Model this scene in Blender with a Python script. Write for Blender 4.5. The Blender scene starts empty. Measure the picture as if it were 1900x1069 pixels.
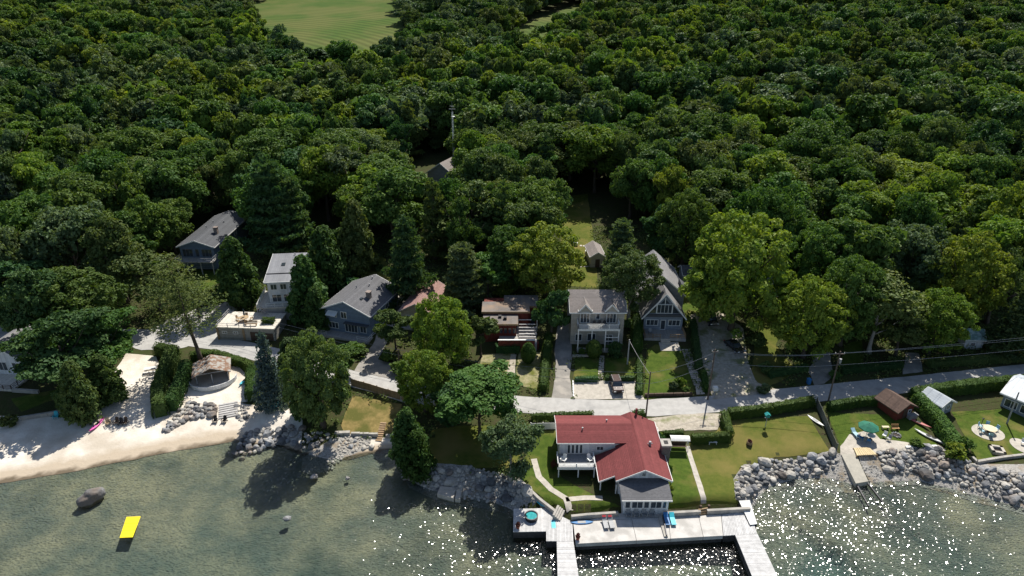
import bpy, bmesh, math, random
from mathutils import Vector, Matrix, noise as mnoise
R = math.radians
random.seed(7)
scene = bpy.context.scene

# ------------------------------------------------------------------ camera
CAM_Z, PITCH, FPX = 70.0, R(26.0), 1267.0       # height above the lake, tilt down, focal length for a 1900 px wide frame
cam_d = bpy.data.cameras.new('camera'); cam = bpy.data.objects.new('camera', cam_d)
scene.collection.objects.link(cam)
cam_d.sensor_width = 36.0; cam_d.lens = 36.0 * FPX / 1900.0
cam_d.clip_start = 1.0; cam_d.clip_end = 6000.0
cam.location = (0, 0, CAM_Z); cam.rotation_euler = (math.pi / 2 - PITCH, 0, 0)
scene.camera = cam

# ------------------------------------------------------------------ sky, sun, exposure
SUN_EL, SUN_AZ = R(52.0), R(20.0)               # azimuth measured from +Y (view direction) towards +X
world = bpy.data.worlds.new('World'); scene.world = world; world.use_nodes = True
nt = world.node_tree; nt.nodes.clear()
sky = nt.nodes.new('ShaderNodeTexSky'); sky.sky_type = 'NISHITA'; sky.sun_disc = False
sky.sun_elevation = SUN_EL; sky.sun_rotation = SUN_AZ
bg = nt.nodes.new('ShaderNodeBackground'); bg.inputs[1].default_value = 0.08
wo = nt.nodes.new('ShaderNodeOutputWorld')
nt.links.new(sky.outputs[0], bg.inputs[0]); nt.links.new(bg.outputs[0], wo.inputs[0])
sun_d = bpy.data.lights.new('sun', 'SUN'); sun_d.energy = 5.0; sun_d.angle = R(0.53); sun_d.color = (1.0, 0.95, 0.86)
sun = bpy.data.objects.new('sun', sun_d); scene.collection.objects.link(sun)
sun.rotation_euler = (math.pi / 2 - SUN_EL, 0, math.pi - SUN_AZ)
sun.location = (60, 200, 200)
scene.view_settings.view_transform = 'Standard'; scene.view_settings.look = 'None'
scene.view_settings.exposure = 0.42; scene.view_settings.gamma = 1.0
# ------------------------------------------------------------------ survey: the lie of the land
# The site plan was measured from the photograph; pt() turns a plan point into metres on the ground.
CP, SP = math.cos(PITCH), math.sin(PITCH)
def ray(px, py):
    a, b = (px - 950.0) / FPX, (534.5 - py) / FPX
    return a, CP + b * SP, -SP + b * CP
def at(px, py, z=0.0):
    a, b, c = ray(px, py); t = (z - CAM_Z) / c
    return a * t, b * t
def lerp(a, b, t): return a + (b - a) * t
def sstep(t): t = max(0.0, min(1.0, t)); return t * t * (3 - 2 * t)
def interp(xs, x):
    if x <= xs[0][0]: return xs[0][1]
    for (x0, y0), (x1, y1) in zip(xs, xs[1:]):
        if x <= x1: return lerp(y0, y1, (x - x0) / (x1 - x0))
    return xs[-1][1]
SHORE = [(-3000,78),(-300,80)] + [at(*p) for p in [(-400,960),(-150,915),(0,893),(150,868),(300,838),(430,815),(455,822),(520,824),(560,838),(612,852),(725,832),
    (738,868),(765,892),(800,908),(850,922),(905,925),(955,946),(1010,948),(1050,966),(1140,956),(1240,950),(1392,944),
    (1400,925),(1425,902),(1480,886),(1545,886),(1590,900),(1625,893),(1700,890),(1790,912),(1900,942),(2050,965),(2300,970)]] + [(160,72),(400,76),(3000,76)]
# steepness of the bank (m per m) along the same list
BANK = [.10]*8 + [.3,.3,.25,.2,.2,.5,.5,.4,.4,.4,.5,3,3,3,3,3,.5,.45,.4]*1 + [.4]*12
ROAD_Z = 2.5
ROAD = [at(px, py, ROAD_Z) for px, py in [(-500,600),(-150,612),(60,618),(200,622),(300,622),(420,640),(520,662),(640,700),(760,728),(860,741),(985,752),(1120,758),(1210,757),(1313,751),(1420,740),(1530,729),(1700,712),(1900,691),(2200,660),(2600,640)]]
def seg_d(x, y, ax, ay, bx, by):
    dx, dy = bx - ax, by - ay
    t = ((x - ax) * dx + (y - ay) * dy) / (dx * dx + dy * dy)
    t = max(0.0, min(1.0, t))
    return math.hypot(x - ax - t * dx, y - ay - t * dy), t
def road_y(x): return interp(ROAD, x)
def shore_d(x, y):
    """signed distance to the waterline (land positive) and the bank's steepness there"""
    best, bi, bt = 1e9, 0, 0
    for i in range(len(SHORE) - 1):
        d, t = seg_d(x, y, *SHORE[i], *SHORE[i + 1])
        if d < best: best, bi, bt = d, i, t
    inside = False                                   # crossing test along -y
    for (ax, ay), (bx, by) in zip(SHORE, SHORE[1:]):
        if (ax > x) != (bx > x) and ay + (by - ay) * (x - ax) / (bx - ax) < y: inside = not inside
    return (best if inside else -best), lerp(BANK[bi], BANK[bi + 1], bt)
# rise of the land north of the road: (distance, height above road)
RISE = [(-200,0),(3,0),(10,.5),(20,2.0),(32,3.0),(60,4.0),(100,6.5),(170,11.5),(270,20),(370,29),(560,44),(900,55),(5000,60)]
def hill(s): return interp(RISE, s)
_hc = {}
def hgt(x, y):
    s = y - road_y(x)
    if s >= 0: 
        return ROAD_Z + hill(s)
    if y < 140:
        d, k = shore_d(x, y)
        if d < 0: return max(-3.4, (0.075 if x < 20 else lerp(.075, .13, min(1, (x-20)/20))) * d * (1 if k < 1 else 2.2) - (0 if k < .2 else .25 * min(1, -d)))
        dr = -s
        top = lerp(ROAD_Z, 1.7, sstep((dr - 3) / 10))
        return min(top, k * d)
    return ROAD_Z
def pt(px, py, dz=0.0):
    """plan point -> (x, y, z) on the ground"""
    a, b, c = ray(px, py)
    t0, t1 = 40.0, 1500.0
    t = t0; last = t0
    while t < t1:
        if CAM_Z + c * t < hgt(a * t, b * t): break
        last = t; t += 4.0
    lo, hi = last, t
    for _ in range(14):
        m = (lo + hi) / 2
        if CAM_Z + c * m < hgt(a * m, b * m): hi = m
        else: lo = m
    t = (lo + hi) / 2
    return a * t, b * t, hgt(a * t, b * t) + dz
# ------------------------------------------------------------------ helpers
COL = scene.collection
def link(o): COL.objects.link(o); return o
def tag(o, label, cat, group=None):
    o['label'] = label; o['category'] = cat
    if group: o['group'] = group
    return o
def thing(name, label, cat, loc=(0, 0, 0), rz=0.0, group=None, scale=1.0):
    o = bpy.data.objects.new(name, None); link(o); o.empty_display_size = .3
    o.location = loc; o.rotation_euler = (0, 0, rz); o.scale = (scale,) * 3
    return tag(o, label, cat, group)
def children(o): return [c for c in bpy.data.objects if c.parent is o]
def copy_tree(root, kids, loc, rz=None, label=None, scale=None, group=None):
    """a copy of a thing with copies of its parts; kids = {parent: [parts]} of the original"""
    r = root.copy(); link(r); r.location = loc
    if rz is not None: r.rotation_euler = (0, 0, rz)
    if scale is not None: r.scale = (scale,) * 3 if not isinstance(scale, tuple) else scale
    if label: r['label'] = label
    if group: r['group'] = group
    def rec(src, dst):
        for ch in kids.get(src, []):
            c = ch.copy(); link(c); c.parent = dst; rec(ch, c)
    rec(root, r)
    return r
def kidmap(root):
    km = {}
    allo = list(bpy.data.objects)
    def rec(o):
        ks = [c for c in allo if c.parent is o]
        if ks:
            km[o] = ks
            for k in ks: rec(k)
    rec(root); return km
class MB:
    def __init__(s): s.v, s.f = [], []
    def add(s, vs, fs):
        n = len(s.v); s.v.extend([tuple(v) for v in vs]); s.f.extend([tuple(i + n for i in f) for f in fs]); return s
    def box(s, x0, x1, y0, y1, z0, z1):
        return s.add([(x0,y0,z0),(x1,y0,z0),(x1,y1,z0),(x0,y1,z0),(x0,y0,z1),(x1,y0,z1),(x1,y1,z1),(x0,y1,z1)],
                     [(0,3,2,1),(4,5,6,7),(0,1,5,4),(1,2,6,5),(2,3,7,6),(3,0,4,7)])
    def obox(s, o, u, v, n):
        """box from corner o along the three vectors u, v, n (right-handed)"""
        o, u, v, n = Vector(o), Vector(u), Vector(v), Vector(n)
        p = [o, o+u, o+u+v, o+v, o+n, o+u+n, o+u+v+n, o+v+n]
        return s.add(p, [(0,3,2,1),(4,5,6,7),(0,1,5,4),(1,2,6,5),(2,3,7,6),(3,0,4,7)])
    def prism(s, poly, z0, z1):
        n = len(poly)
        z0 = z0 if hasattr(z0, '__len__') else [z0]*n; z1 = z1 if hasattr(z1, '__len__') else [z1]*n
        return s.add([(x,y,z0[i]) for i,(x,y) in enumerate(poly)] + [(x,y,z1[i]) for i,(x,y) in enumerate(poly)],
                     [tuple(range(n-1,-1,-1)), tuple(range(n,2*n))] + [(i,(i+1)%n,n+(i+1)%n,n+i) for i in range(n)])
    def extr(s, poly, axis, a0, a1):
        """profile in the (y,z) plane along x (axis 'x') or in (x,z) along y (axis 'y')"""
        n = len(poly)
        if axis == 'x':
            vs = [(a0,p,q) for p,q in poly] + [(a1,p,q) for p,q in poly]
        else:
            vs = [(p,a1,q) for p,q in poly] + [(p,a0,q) for p,q in poly]
        return s.add(vs, [tuple(range(n-1,-1,-1)), tuple(range(n,2*n))] + [(i,(i+1)%n,n+(i+1)%n,n+i) for i in range(n)])
    def bar(s, p, q, w, h=None):
        h = h or w; p, q = Vector(p), Vector(q); d = q - p
        u = d.cross(Vector((0,0,1)))
        if u.length < 1e-4: u = Vector((1,0,0))
        u.normalize(); n = u.cross(d).normalized()
        return s.obox(p - u*w/2 - n*h/2, d, u*w, n*h)
    def tube(s, p, q, r0, r1=None, n=8, cap=True):
        r1 = r0 if r1 is None else r1; p, q = Vector(p), Vector(q); d = (q-p)
        u = d.cross(Vector((0.3,1,0.2))).normalized(); w = d.cross(u).normalized()
        vs = []
        for c, r in ((p,r0),(q,r1)):
            for i in range(n):
                a = 2*math.pi*i/n; vs.append(c + u*(math.cos(a)*r) + w*(math.sin(a)*r))
        fs = [(i,(i+1)%n,n+(i+1)%n,n+i) for i in range(n)]
        if cap: fs += [tuple(range(n-1,-1,-1)), tuple(range(n,2*n))]
        return s.add(vs, fs)
    def lathe(s, prof, c=(0,0,0), n=16, sx=1, sy=1):
        vs = []
        for r, z in prof:
            for i in range(n):
                a = 2*math.pi*i/n; vs.append((c[0]+math.cos(a)*r*sx, c[1]+math.sin(a)*r*sy, c[2]+z))
        fs = []
        for k in range(len(prof)-1):
            for i in range(n):
                j = (i+1)%n; fs.append((k*n+i,k*n+j,(k+1)*n+j,(k+1)*n+i))
        fs.append(tuple(range(n-1,-1,-1))); m = (len(prof)-1)*n; fs.append(tuple(range(m,m+n)))
        return s.add(vs, fs)
    def build(s, name, mat, parent=None, smooth=False, bevel=0):
        me = bpy.data.meshes.new(name); me.from_pydata(s.v, [], s.f); me.update()
        bm = bmesh.new(); bm.from_mesh(me); bmesh.ops.recalc_face_normals(bm, faces=bm.faces); bm.to_mesh(me); bm.free()
        if smooth:
            for p in me.polygons: p.use_smooth = True
        me.materials.append(mat)
        o = bpy.data.objects.new(name, me); link(o)
        if parent is not None: o.parent = parent
        if bevel:
            m = o.modifiers.new('bevel', 'BEVEL'); m.width = bevel; m.segments = 1; m.limit_method = 'ANGLE'
        return o

# ------------------------------------------------------------------ materials
def _n(nt, t, **kw):
    n = nt.nodes.new(t)
    for k, v in kw.items(): setattr(n, k, v)
    return n
def srgb(h):
    h = h.lstrip('#'); c = [int(h[i:i+2],16)/255 for i in (0,2,4)]
    return tuple(x/12.92 if x <= .04045 else ((x+.055)/1.055)**2.4 for x in c)
MATS = {}
def mat(name, col, col2=None, scale=2.0, rough=.85, bump=0.0, bscale=12.0, lines=None, spec=.3, detail=4, col3=None, scale3=.3, metal=0.0, contrast=(.35,.65), c3=(.5,.62), coords='Object', rnd=0.0):
    """procedural material: two colours mixed by noise, optional third in large patches, optional ruled lines (axis, spacing, depth)"""
    if name in MATS: return MATS[name]
    m = bpy.data.materials.new(name); m.use_nodes = True; nt = m.node_tree; nt.nodes.clear(); L = nt.links.new
    out = _n(nt,'ShaderNodeOutputMaterial'); b = _n(nt,'ShaderNodeBsdfPrincipled'); L(b.outputs[0], out.inputs[0])
    b.inputs['Roughness'].default_value = rough; b.inputs['Specular IOR Level'].default_value = spec; b.inputs['Metallic'].default_value = metal
    if coords == 'Object':
        co = _n(nt,'ShaderNodeTexCoord').outputs['Object']
    else:
        co = _n(nt,'ShaderNodeNewGeometry').outputs['Position']
    col2 = col2 or tuple(c*.75 for c in col)
    no = _n(nt,'ShaderNodeTexNoise'); no.inputs['Scale'].default_value = scale; no.inputs['Detail'].default_value = detail; no.inputs['Roughness'].default_value = .62
    L(co, no.inputs['Vector'])
    mr = _n(nt,'ShaderNodeMapRange'); mr.inputs[1].default_value, mr.inputs[2].default_value = contrast; L(no.outputs[0], mr.inputs[0])
    mx = _n(nt,'ShaderNodeMix', data_type='RGBA'); mx.inputs[6].default_value = (*col,1); mx.inputs[7].default_value = (*col2,1); L(mr.outputs[0], mx.inputs[0])
    last = mx.outputs[2]
    if col3:
        n3 = _n(nt,'ShaderNodeTexNoise'); n3.inputs['Scale'].default_value = scale3; n3.inputs['Detail'].default_value = 5; L(co, n3.inputs['Vector'])
        m3 = _n(nt,'ShaderNodeMapRange'); m3.inputs[1].default_value, m3.inputs[2].default_value = c3; L(n3.outputs[0], m3.inputs[0])
        x3 = _n(nt,'ShaderNodeMix', data_type='RGBA'); L(last, x3.inputs[6]); x3.inputs[7].default_value = (*col3,1); L(m3.outputs[0], x3.inputs[0]); last = x3.outputs[2]
    if rnd:
        oi = _n(nt,'ShaderNodeObjectInfo'); hs = _n(nt,'ShaderNodeHueSaturation'); m4 = _n(nt,'ShaderNodeMapRange')
        m4.inputs[3].default_value, m4.inputs[4].default_value = 1-rnd, 1+rnd; L(oi.outputs['Random'], m4.inputs[0]); L(m4.outputs[0], hs.inputs['Value']); L(last, hs.inputs['Color']); last = hs.outputs[0]
    nrm = None
    if bump:
        bn = _n(nt,'ShaderNodeTexNoise'); bn.inputs['Scale'].default_value = bscale; bn.inputs['Detail'].default_value = 3; L(co, bn.inputs['Vector'])
        bp = _n(nt,'ShaderNodeBump'); bp.inputs['Strength'].default_value = bump; bp.inputs['Distance'].default_value = .1; L(bn.outputs[0], bp.inputs['Height']); nrm = bp.outputs[0]
    if lines:
        ax, sp, dep = lines
        sx = _n(nt,'ShaderNodeSeparateXYZ'); L(co, sx.inputs[0])
        dv = _n(nt,'ShaderNodeMath', operation='DIVIDE'); L(sx.outputs['XYZ'.index(ax)], dv.inputs[0]); dv.inputs[1].default_value = sp
        fr = _n(nt,'ShaderNodeMath', operation='FRACT'); L(dv.outputs[0], fr.inputs[0])
        ml = _n(nt,'ShaderNodeMapRange'); ml.inputs[1].default_value, ml.inputs[2].default_value = 0.0, .22; ml.inputs[3].default_value = 0; ml.inputs[4].default_value = 1; L(fr.outputs[0], ml.inputs[0])
        b2 = _n(nt,'ShaderNodeBump'); b2.inputs['Strength'].default_value = dep; b2.inputs['Distance'].default_value = .04; L(ml.outputs[0], b2.inputs['Height'])
        if nrm: L(nrm, b2.inputs['Normal'])
        nrm = b2.outputs[0]
        fl = _n(nt,'ShaderNodeMath', operation='FLOOR'); L(dv.outputs[0], fl.inputs[0])
        wn = _n(nt,'ShaderNodeTexWhiteNoise', noise_dimensions='1D'); L(fl.outputs[0], wn.inputs['W'])
        m5 = _n(nt,'ShaderNodeMapRange'); m5.inputs[3].default_value = .86; m5.inputs[4].default_value = 1.08; L(wn.outputs[0], m5.inputs[0])
        hs = _n(nt,'ShaderNodeHueSaturation'); L(last, hs.inputs['Color']); L(m5.outputs[0], hs.inputs['Value']); last = hs.outputs[0]
    L(last, b.inputs['Base Color'])
    if nrm: L(nrm, b.inputs['Normal'])
    MATS[name] = m; return m
def leafmat(name, ca, cb, tr=.35, rnd=.18, cc=None):
    """foliage: colour from the leaf's own tone, the tree's own tint; part of the light passes through the leaf"""
    if name in MATS: return MATS[name]
    m = bpy.data.materials.new(name); m.use_nodes = True; nt = m.node_tree; nt.nodes.clear(); L = nt.links.new
    out = _n(nt,'ShaderNodeOutputMaterial')
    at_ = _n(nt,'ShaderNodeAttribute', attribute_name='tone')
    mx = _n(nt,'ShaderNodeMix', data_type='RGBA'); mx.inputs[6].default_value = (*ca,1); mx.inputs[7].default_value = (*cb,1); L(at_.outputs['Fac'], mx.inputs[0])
    oi = _n(nt,'ShaderNodeObjectInfo'); hs = _n(nt,'ShaderNodeHueSaturation')
    mr = _n(nt,'ShaderNodeMapRange'); mr.inputs[3].default_value, mr.inputs[4].default_value = 1-rnd, 1+rnd; L(oi.outputs['Random'], mr.inputs[0]); L(mr.outputs[0], hs.inputs['Value'])
    wn = _n(nt,'ShaderNodeTexWhiteNoise', noise_dimensions='1D'); L(oi.outputs['Random'], wn.inputs['W'])
    mh = _n(nt,'ShaderNodeMapRange'); mh.inputs[3].default_value, mh.inputs[4].default_value = .489, .527; L(wn.outputs[0], mh.inputs[0]); L(mh.outputs[0], hs.inputs['Hue'])
    L(mx.outputs[2], hs.inputs['Color']); hs.inputs['Saturation'].default_value = .93
    d = _n(nt,'ShaderNodeBsdfPrincipled'); d.inputs['Roughness'].default_value = .6; d.inputs['Specular IOR Level'].default_value = .12; L(hs.outputs[0], d.inputs['Base Color'])
    t = _n(nt,'ShaderNodeBsdfTranslucent')
    hy = _n(nt,'ShaderNodeMix', data_type='RGBA', blend_type='MULTIPLY'); hy.inputs[0].default_value = 1; L(hs.outputs[0], hy.inputs[6]); hy.inputs[7].default_value = (1.2,1.2,.38,1); L(hy.outputs[2], t.inputs[0])
    mm = _n(nt,'ShaderNodeMixShader'); mm.inputs[0].default_value = tr; L(d.outputs[0], mm.inputs[1]); L(t.outputs[0], mm.inputs[2]); L(mm.outputs[0], out.inputs[0])
    MATS[name] = m; return m
WHITE = mat('white_paint', (.78,.78,.76), (.66,.66,.64), 3, .5)
GLASS = mat('window_glass', (.03,.04,.05), (.05,.06,.07), 1.5, .04, spec=.9)
CONC = mat('concrete', (.42,.40,.36), (.33,.31,.28), 1.2, .9, bump=.15, bscale=20, col3=(.28,.27,.25), scale3=.5)
GREYPAINT = mat('grey_paint', (.30,.31,.32), None, 3, .5)
DARKMETAL = mat('dark_metal', (.04,.04,.045), None, 5, .45, metal=.6)
WOODGREY = mat('weathered_wood', (.46,.45,.44), (.34,.33,.32), 1.6, .85, bump=.2, bscale=18, rnd=.13)
WOODTAN = mat('tan_wood', (.34,.24,.14), (.24,.16,.09), 2.5, .8, bump=.2, rnd=.15)
WOODDARK = mat('dark_wood', (.10,.065,.045), (.06,.04,.03), 2.5, .8)
TIMBER = mat('creosote_pole', (.14,.11,.09), (.09,.07,.06), 2, .9)
RUBBER = mat('black_rubber', (.015,.015,.016), None, 5, .7)
BARK = mat('bark', (.10,.08,.06), (.055,.043,.033), 3, .95, bump=.6, bscale=8)
BIRCHBARK = mat('pale_bark', (.40,.37,.33), (.20,.18,.15), 2.5, .9)
STONE = mat('granite_stone', (.28,.283,.288), (.13,.132,.137), 1.3, .9, bump=.4, bscale=5, rnd=.55, col3=(.25,.21,.18), scale3=.25, coords='World')
STONEDRY = mat('pale_limestone', (.48,.455,.41), (.32,.30,.27), 1.8, .9, bump=.4, bscale=5, rnd=.2, coords='World')
# ------------------------------------------------------------------ ground, water, roads, lawns
_hg = {}
def hi(i, j):
    k = (i, j)
    if k not in _hg: _hg[k] = hgt(i, j)
    return _hg[k]
def hb(x, y):
    i, j = math.floor(x), math.floor(y); u, v = x - i, y - j
    return (hi(i,j)*(1-u) + hi(i+1,j)*u)*(1-v) + (hi(i,j+1)*(1-u) + hi(i+1,j+1)*u)*v
XS = [-3000,-2000,-1400,-1000,-800,-650] + list(range(-520,-140,10)) + list(range(-130,131)) + list(range(140,521,10)) + [650,800,1000,1400,2000,3000]
YS = [-2500,-1500,-800,-400,-200,-100,-40,0,20,35] + list(range(45,151)) + list(range(154,300,4)) + list(range(310,800,10)) + [850,950,1100,1400,1800,2400,3500]
g = MB(); nx = len(XS)
for yy in YS:
    for xx in XS: g.v.append((xx, yy, hi(xx, yy) if isinstance(xx,int) else hgt(xx,yy)))
for j in range(len(YS)-1):
    for i in range(nx-1): g.f.append((j*nx+i, j*nx+i+1, (j+1)*nx+i+1, (j+1)*nx+i))
def ground_material():
    m = bpy.data.materials.new('forest_floor_and_lake_bed'); m.use_nodes = True; nt = m.node_tree; nt.nodes.clear(); L = nt.links.new
    out = _n(nt,'ShaderNodeOutputMaterial'); b = _n(nt,'ShaderNodeBsdfPrincipled'); L(b.outputs[0], out.inputs[0]); b.inputs['Roughness'].default_value = .95; b.inputs['Specular IOR Level'].default_value = .1
    geo = _n(nt,'ShaderNodeNewGeometry').outputs['Position']
    def noise(s, d=5):
        n = _n(nt,'ShaderNodeTexNoise'); n.inputs['Scale'].default_value = s; n.inputs['Detail'].default_value = d; n.inputs['Roughness'].default_value = .6; L(geo, n.inputs['Vector']); return n.outputs[0]
    def mix(f, a, bb):
        x = _n(nt,'ShaderNodeMix', data_type='RGBA'); L(f, x.inputs[0])
        for i, c in ((6,a),(7,bb)):
            if isinstance(c, tuple): x.inputs[i].default_value = (*c,1)
            else: L(c, x.inputs[i])
        return x.outputs[2]
    def rng(v, a, bb, c=0, d=1):
        r = _n(nt,'ShaderNodeMapRange'); L(v, r.inputs[0]); r.inputs[1].default_value=a; r.inputs[2].default_value=bb; r.inputs[3].default_value=c; r.inputs[4].default_value=d; return r.outputs[0]
    soil = mix(rng(noise(.5), .4, .6), (.045,.05,.018), (.06,.045,.028))
    soil = mix(rng(noise(4), .4, .65), soil, (.05,.07,.02))
    sand = mix(rng(noise(.16,7), .40, .62), (.30,.275,.20), (.15,.165,.14))   # pale sand and algae-covered bed
    sand = mix(rng(noise(.06,6), .50, .66), sand, (.065,.085,.075))               # weed beds
    sand = mix(rng(noise(2.4,4), .50, .75), sand, (.165,.165,.14))                # fine gravel on the bed
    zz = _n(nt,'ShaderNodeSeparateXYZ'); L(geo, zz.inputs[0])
    sand = mix(rng(zz.outputs[2], -1.0, -3.2, 0, .8), sand, (.05,.115,.115))      # teal painted on by depth, standing in for light the water absorbs
    sz = _n(nt,'ShaderNodeSeparateXYZ'); L(geo, sz.inputs[0])
    L(mix(rng(sz.outputs[2], .05, .35), sand, soil), b.inputs['Base Color'])
    bp = _n(nt,'ShaderNodeBump'); bp.inputs['Strength'].default_value=.5; bp.inputs['Distance'].default_value=.3; L(noise(1.5), bp.inputs['Height']); L(bp.outputs[0], b.inputs['Normal'])
    return m
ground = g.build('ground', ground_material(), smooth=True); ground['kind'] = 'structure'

def wobble(poly, amp, step=1.2, seed=0.0):
    out = []
    for (ax, ay), (bx, by) in zip(poly, poly[1:] + poly[:1]):
        L_ = math.hypot(bx-ax, by-ay); n = max(1, int(L_/step))
        for k in range(n):
            t = k/n; x, y = lerp(ax,bx,t), lerp(ay,by,t)
            if amp:
                x += amp*mnoise.noise((x*.45+seed, y*.45, 1.7)) + .4*amp*mnoise.noise((x*1.7, y*1.7+seed, 5.1)); y += amp*mnoise.noise((x*.45, y*.45+seed, 9.2)) + .4*amp*mnoise.noise((x*1.7+seed, y*1.7, 3.3))
            out.append((x, y))
    return out
def clip(poly, ax, val, keep_less):
    out = []
    for i in range(len(poly)):
        p, q = poly[i], poly[(i+1) % len(poly)]
        ip = (p[ax] <= val) if keep_less else (p[ax] >= val); iq = (q[ax] <= val) if keep_less else (q[ax] >= val)
        if ip: out.append(p)
        if ip != iq:
            t = (val - p[ax])/(q[ax]-p[ax]); out.append((lerp(p[0],q[0],t), lerp(p[1],q[1],t)))
    return out
def inpoly(x, y, poly):
    c = False
    for (ax, ay), (bx, by) in zip(poly, poly[1:] + poly[:1]):
        if (ay > y) != (by > y) and x < (bx-ax)*(y-ay)/(by-ay) + ax: c = not c
    return c
def drape(name, wpoly, m, dz=.04, cell=1, amp=.25, zf=None, label=None):
    """a thin sheet laid over the ground inside a polygon (world metres)"""
    poly = wobble(wpoly, amp, seed=len(name)*1.3) if amp is not None else wpoly
    f = zf or hb
    b = MB(); idx = {}
    def vid(x, y):
        k = (round(x,3), round(y,3))
        if k not in idx: idx[k] = len(b.v); b.v.append((x, y, f(x,y)+dz))
        return idx[k]
    x0 = math.floor(min(p[0] for p in poly)/cell); x1 = math.ceil(max(p[0] for p in poly)/cell)
    for i in range(x0, x1):
        col = clip(clip(poly, 0, (i+1)*cell, True), 0, i*cell, False)
        if len(col) < 3: continue
        y0 = math.floor(min(p[1] for p in col)/cell); y1 = math.ceil(max(p[1] for p in col)/cell)
        for j in range(y0, y1):
            c = clip(clip(col, 1, (j+1)*cell, True), 1, j*cell, False)
            if len(c) < 3: continue
            ids = []
            for p in c:
                k = vid(*p)
                if not ids or ids[-1] != k: ids.append(k)
            if len(ids) > 1 and ids[0] == ids[-1]: ids.pop()
            if len(ids) >= 3 and len(set(ids)) == len(ids): b.f.append(tuple(ids))
    me = bpy.data.meshes.new(name); me.from_pydata(b.v, [], b.f); me.update(); me.materials.append(m)
    for p in me.polygons: p.use_smooth = True
    bm = bmesh.new(); bm.from_mesh(me)
    for fc in bm.faces:
        if fc.normal.z < 0: fc.normal_flip()
    bm.to_mesh(me); bm.free()
    o = link(bpy.data.objects.new(name, me)); o['kind'] = 'structure'
    return o
def pp(px): return [pt(*p)[:2] for p in px]
def ribbon(pts, w):
    """polygon of a strip of width w along a polyline"""
    Lf, Rt = [], []
    for i, p in enumerate(pts):
        a = pts[max(0,i-1)]; c = pts[min(len(pts)-1,i+1)]
        dx, dy = c[0]-a[0], c[1]-a[1]; l = math.hypot(dx,dy); nx_, ny_ = -dy/l, dx/l
        ww = w[i] if hasattr(w,'__len__') else w
        Lf.append((p[0]+nx_*ww/2, p[1]+ny_*ww/2)); Rt.append((p[0]-nx_*ww/2, p[1]-ny_*ww/2))
    return Lf + Rt[::-1]

SAND = mat('beach_sand', (.74,.69,.61), (.62,.56,.48), .6, .95, bump=.5, bscale=2.5, coords='World', spec=.04, col3=(.50,.44,.36), scale3=.12)
# wet sand towards the waterline
def wet_sand():
    m = SAND; nt = m.node_tree; L = nt.links.new
    b = [n for n in nt.nodes if n.type == 'BSDF_PRINCIPLED'][0]; src = b.inputs['Base Color'].links[0].from_socket
    geo = _n(nt,'ShaderNodeNewGeometry'); sz = _n(nt,'ShaderNodeSeparateXYZ'); L(geo.outputs['Position'], sz.inputs[0])
    ns = _n(nt,'ShaderNodeTexNoise'); ns.inputs['Scale'].default_value = .5; L(geo.outputs['Position'], ns.inputs['Vector'])
    ad = _n(nt,'ShaderNodeMath', operation='MULTIPLY_ADD'); L(ns.outputs[0], ad.inputs[0]); ad.inputs[1].default_value = -.22; L(sz.outputs[2], ad.inputs[2])
    mr = _n(nt,'ShaderNodeMapRange'); mr.inputs[1].default_value = .10; mr.inputs[2].default_value = .27; L(ad.outputs[0], mr.inputs[0])
    md = _n(nt,'ShaderNodeMapRange'); md.inputs[1].default_value = -.09; md.inputs[2].default_value = .0; L(ad.outputs[0], md.inputs[0])
    damp = _n(nt,'ShaderNodeMix', data_type='RGBA'); damp.inputs[6].default_value = (.15,.12,.085,1); damp.inputs[7].default_value = (.46,.385,.295,1); L(md.outputs[0], damp.inputs[0])
    mx = _n(nt,'ShaderNodeMix', data_type='RGBA'); L(damp.outputs[2], mx.inputs[6]); L(src, mx.inputs[7]); L(mr.outputs[0], mx.inputs[0]); L(mx.outputs[2], b.inputs['Base Color'])
wet_sand()
ASPH = mat('worn_asphalt', (.44,.43,.41), (.36,.35,.335), .8, .92, bump=.15, bscale=30, coords='World', col3=(.30,.295,.285), scale3=.35, c3=(.55,.7))
DRIVE = mat('driveway_asphalt', (.30,.28,.25), (.235,.22,.20), .9, .92, bump=.15, bscale=30, coords='World', col3=(.36,.33,.29), scale3=.4)
GRAVEL = mat('gravel', (.50,.45,.37), (.34,.30,.24), 2.2, .95, bump=.6, bscale=14, coords='World', col3=(.20,.21,.10), scale3=.35, c3=(.54,.66))
LAWN = mat('lawn_grass', (.085,.125,.022), (.055,.09,.016), 1.3, .95, bump=.8, bscale=14, coords='World', spec=.04, col3=(.16,.145,.045), scale3=.28, c3=(.5,.7))
LAWNDRY = mat('dry_lawn_grass', (.30,.225,.09), (.20,.16,.06), 1.4, .95, bump=.8, bscale=14, coords='World', spec=.04, col3=(.12,.12,.035), scale3=.3, c3=(.5,.62))
LAWNYEL = mat('half_dry_lawn', (.125,.135,.030), (.085,.11,.022), 1.2, .95, bump=.8, bscale=14, coords='World', spec=.04, col3=(.20,.165,.055), scale3=.16, c3=(.46,.68))
LAWNPALE = mat('parched_lawn', (.36,.32,.19), (.22,.22,.10), 1.6, .95, bump=.8, bscale=12, coords='World', spec=.04, col3=(.14,.15,.04), scale3=.35, c3=(.48,.6))
MEADOW = mat('hay_field', (.058,.10,.024), (.078,.112,.028), .09, .95, bump=.3, bscale=2, coords='World', spec=.04, col3=(.105,.12,.038), scale3=.035, c3=(.42,.6))
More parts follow.
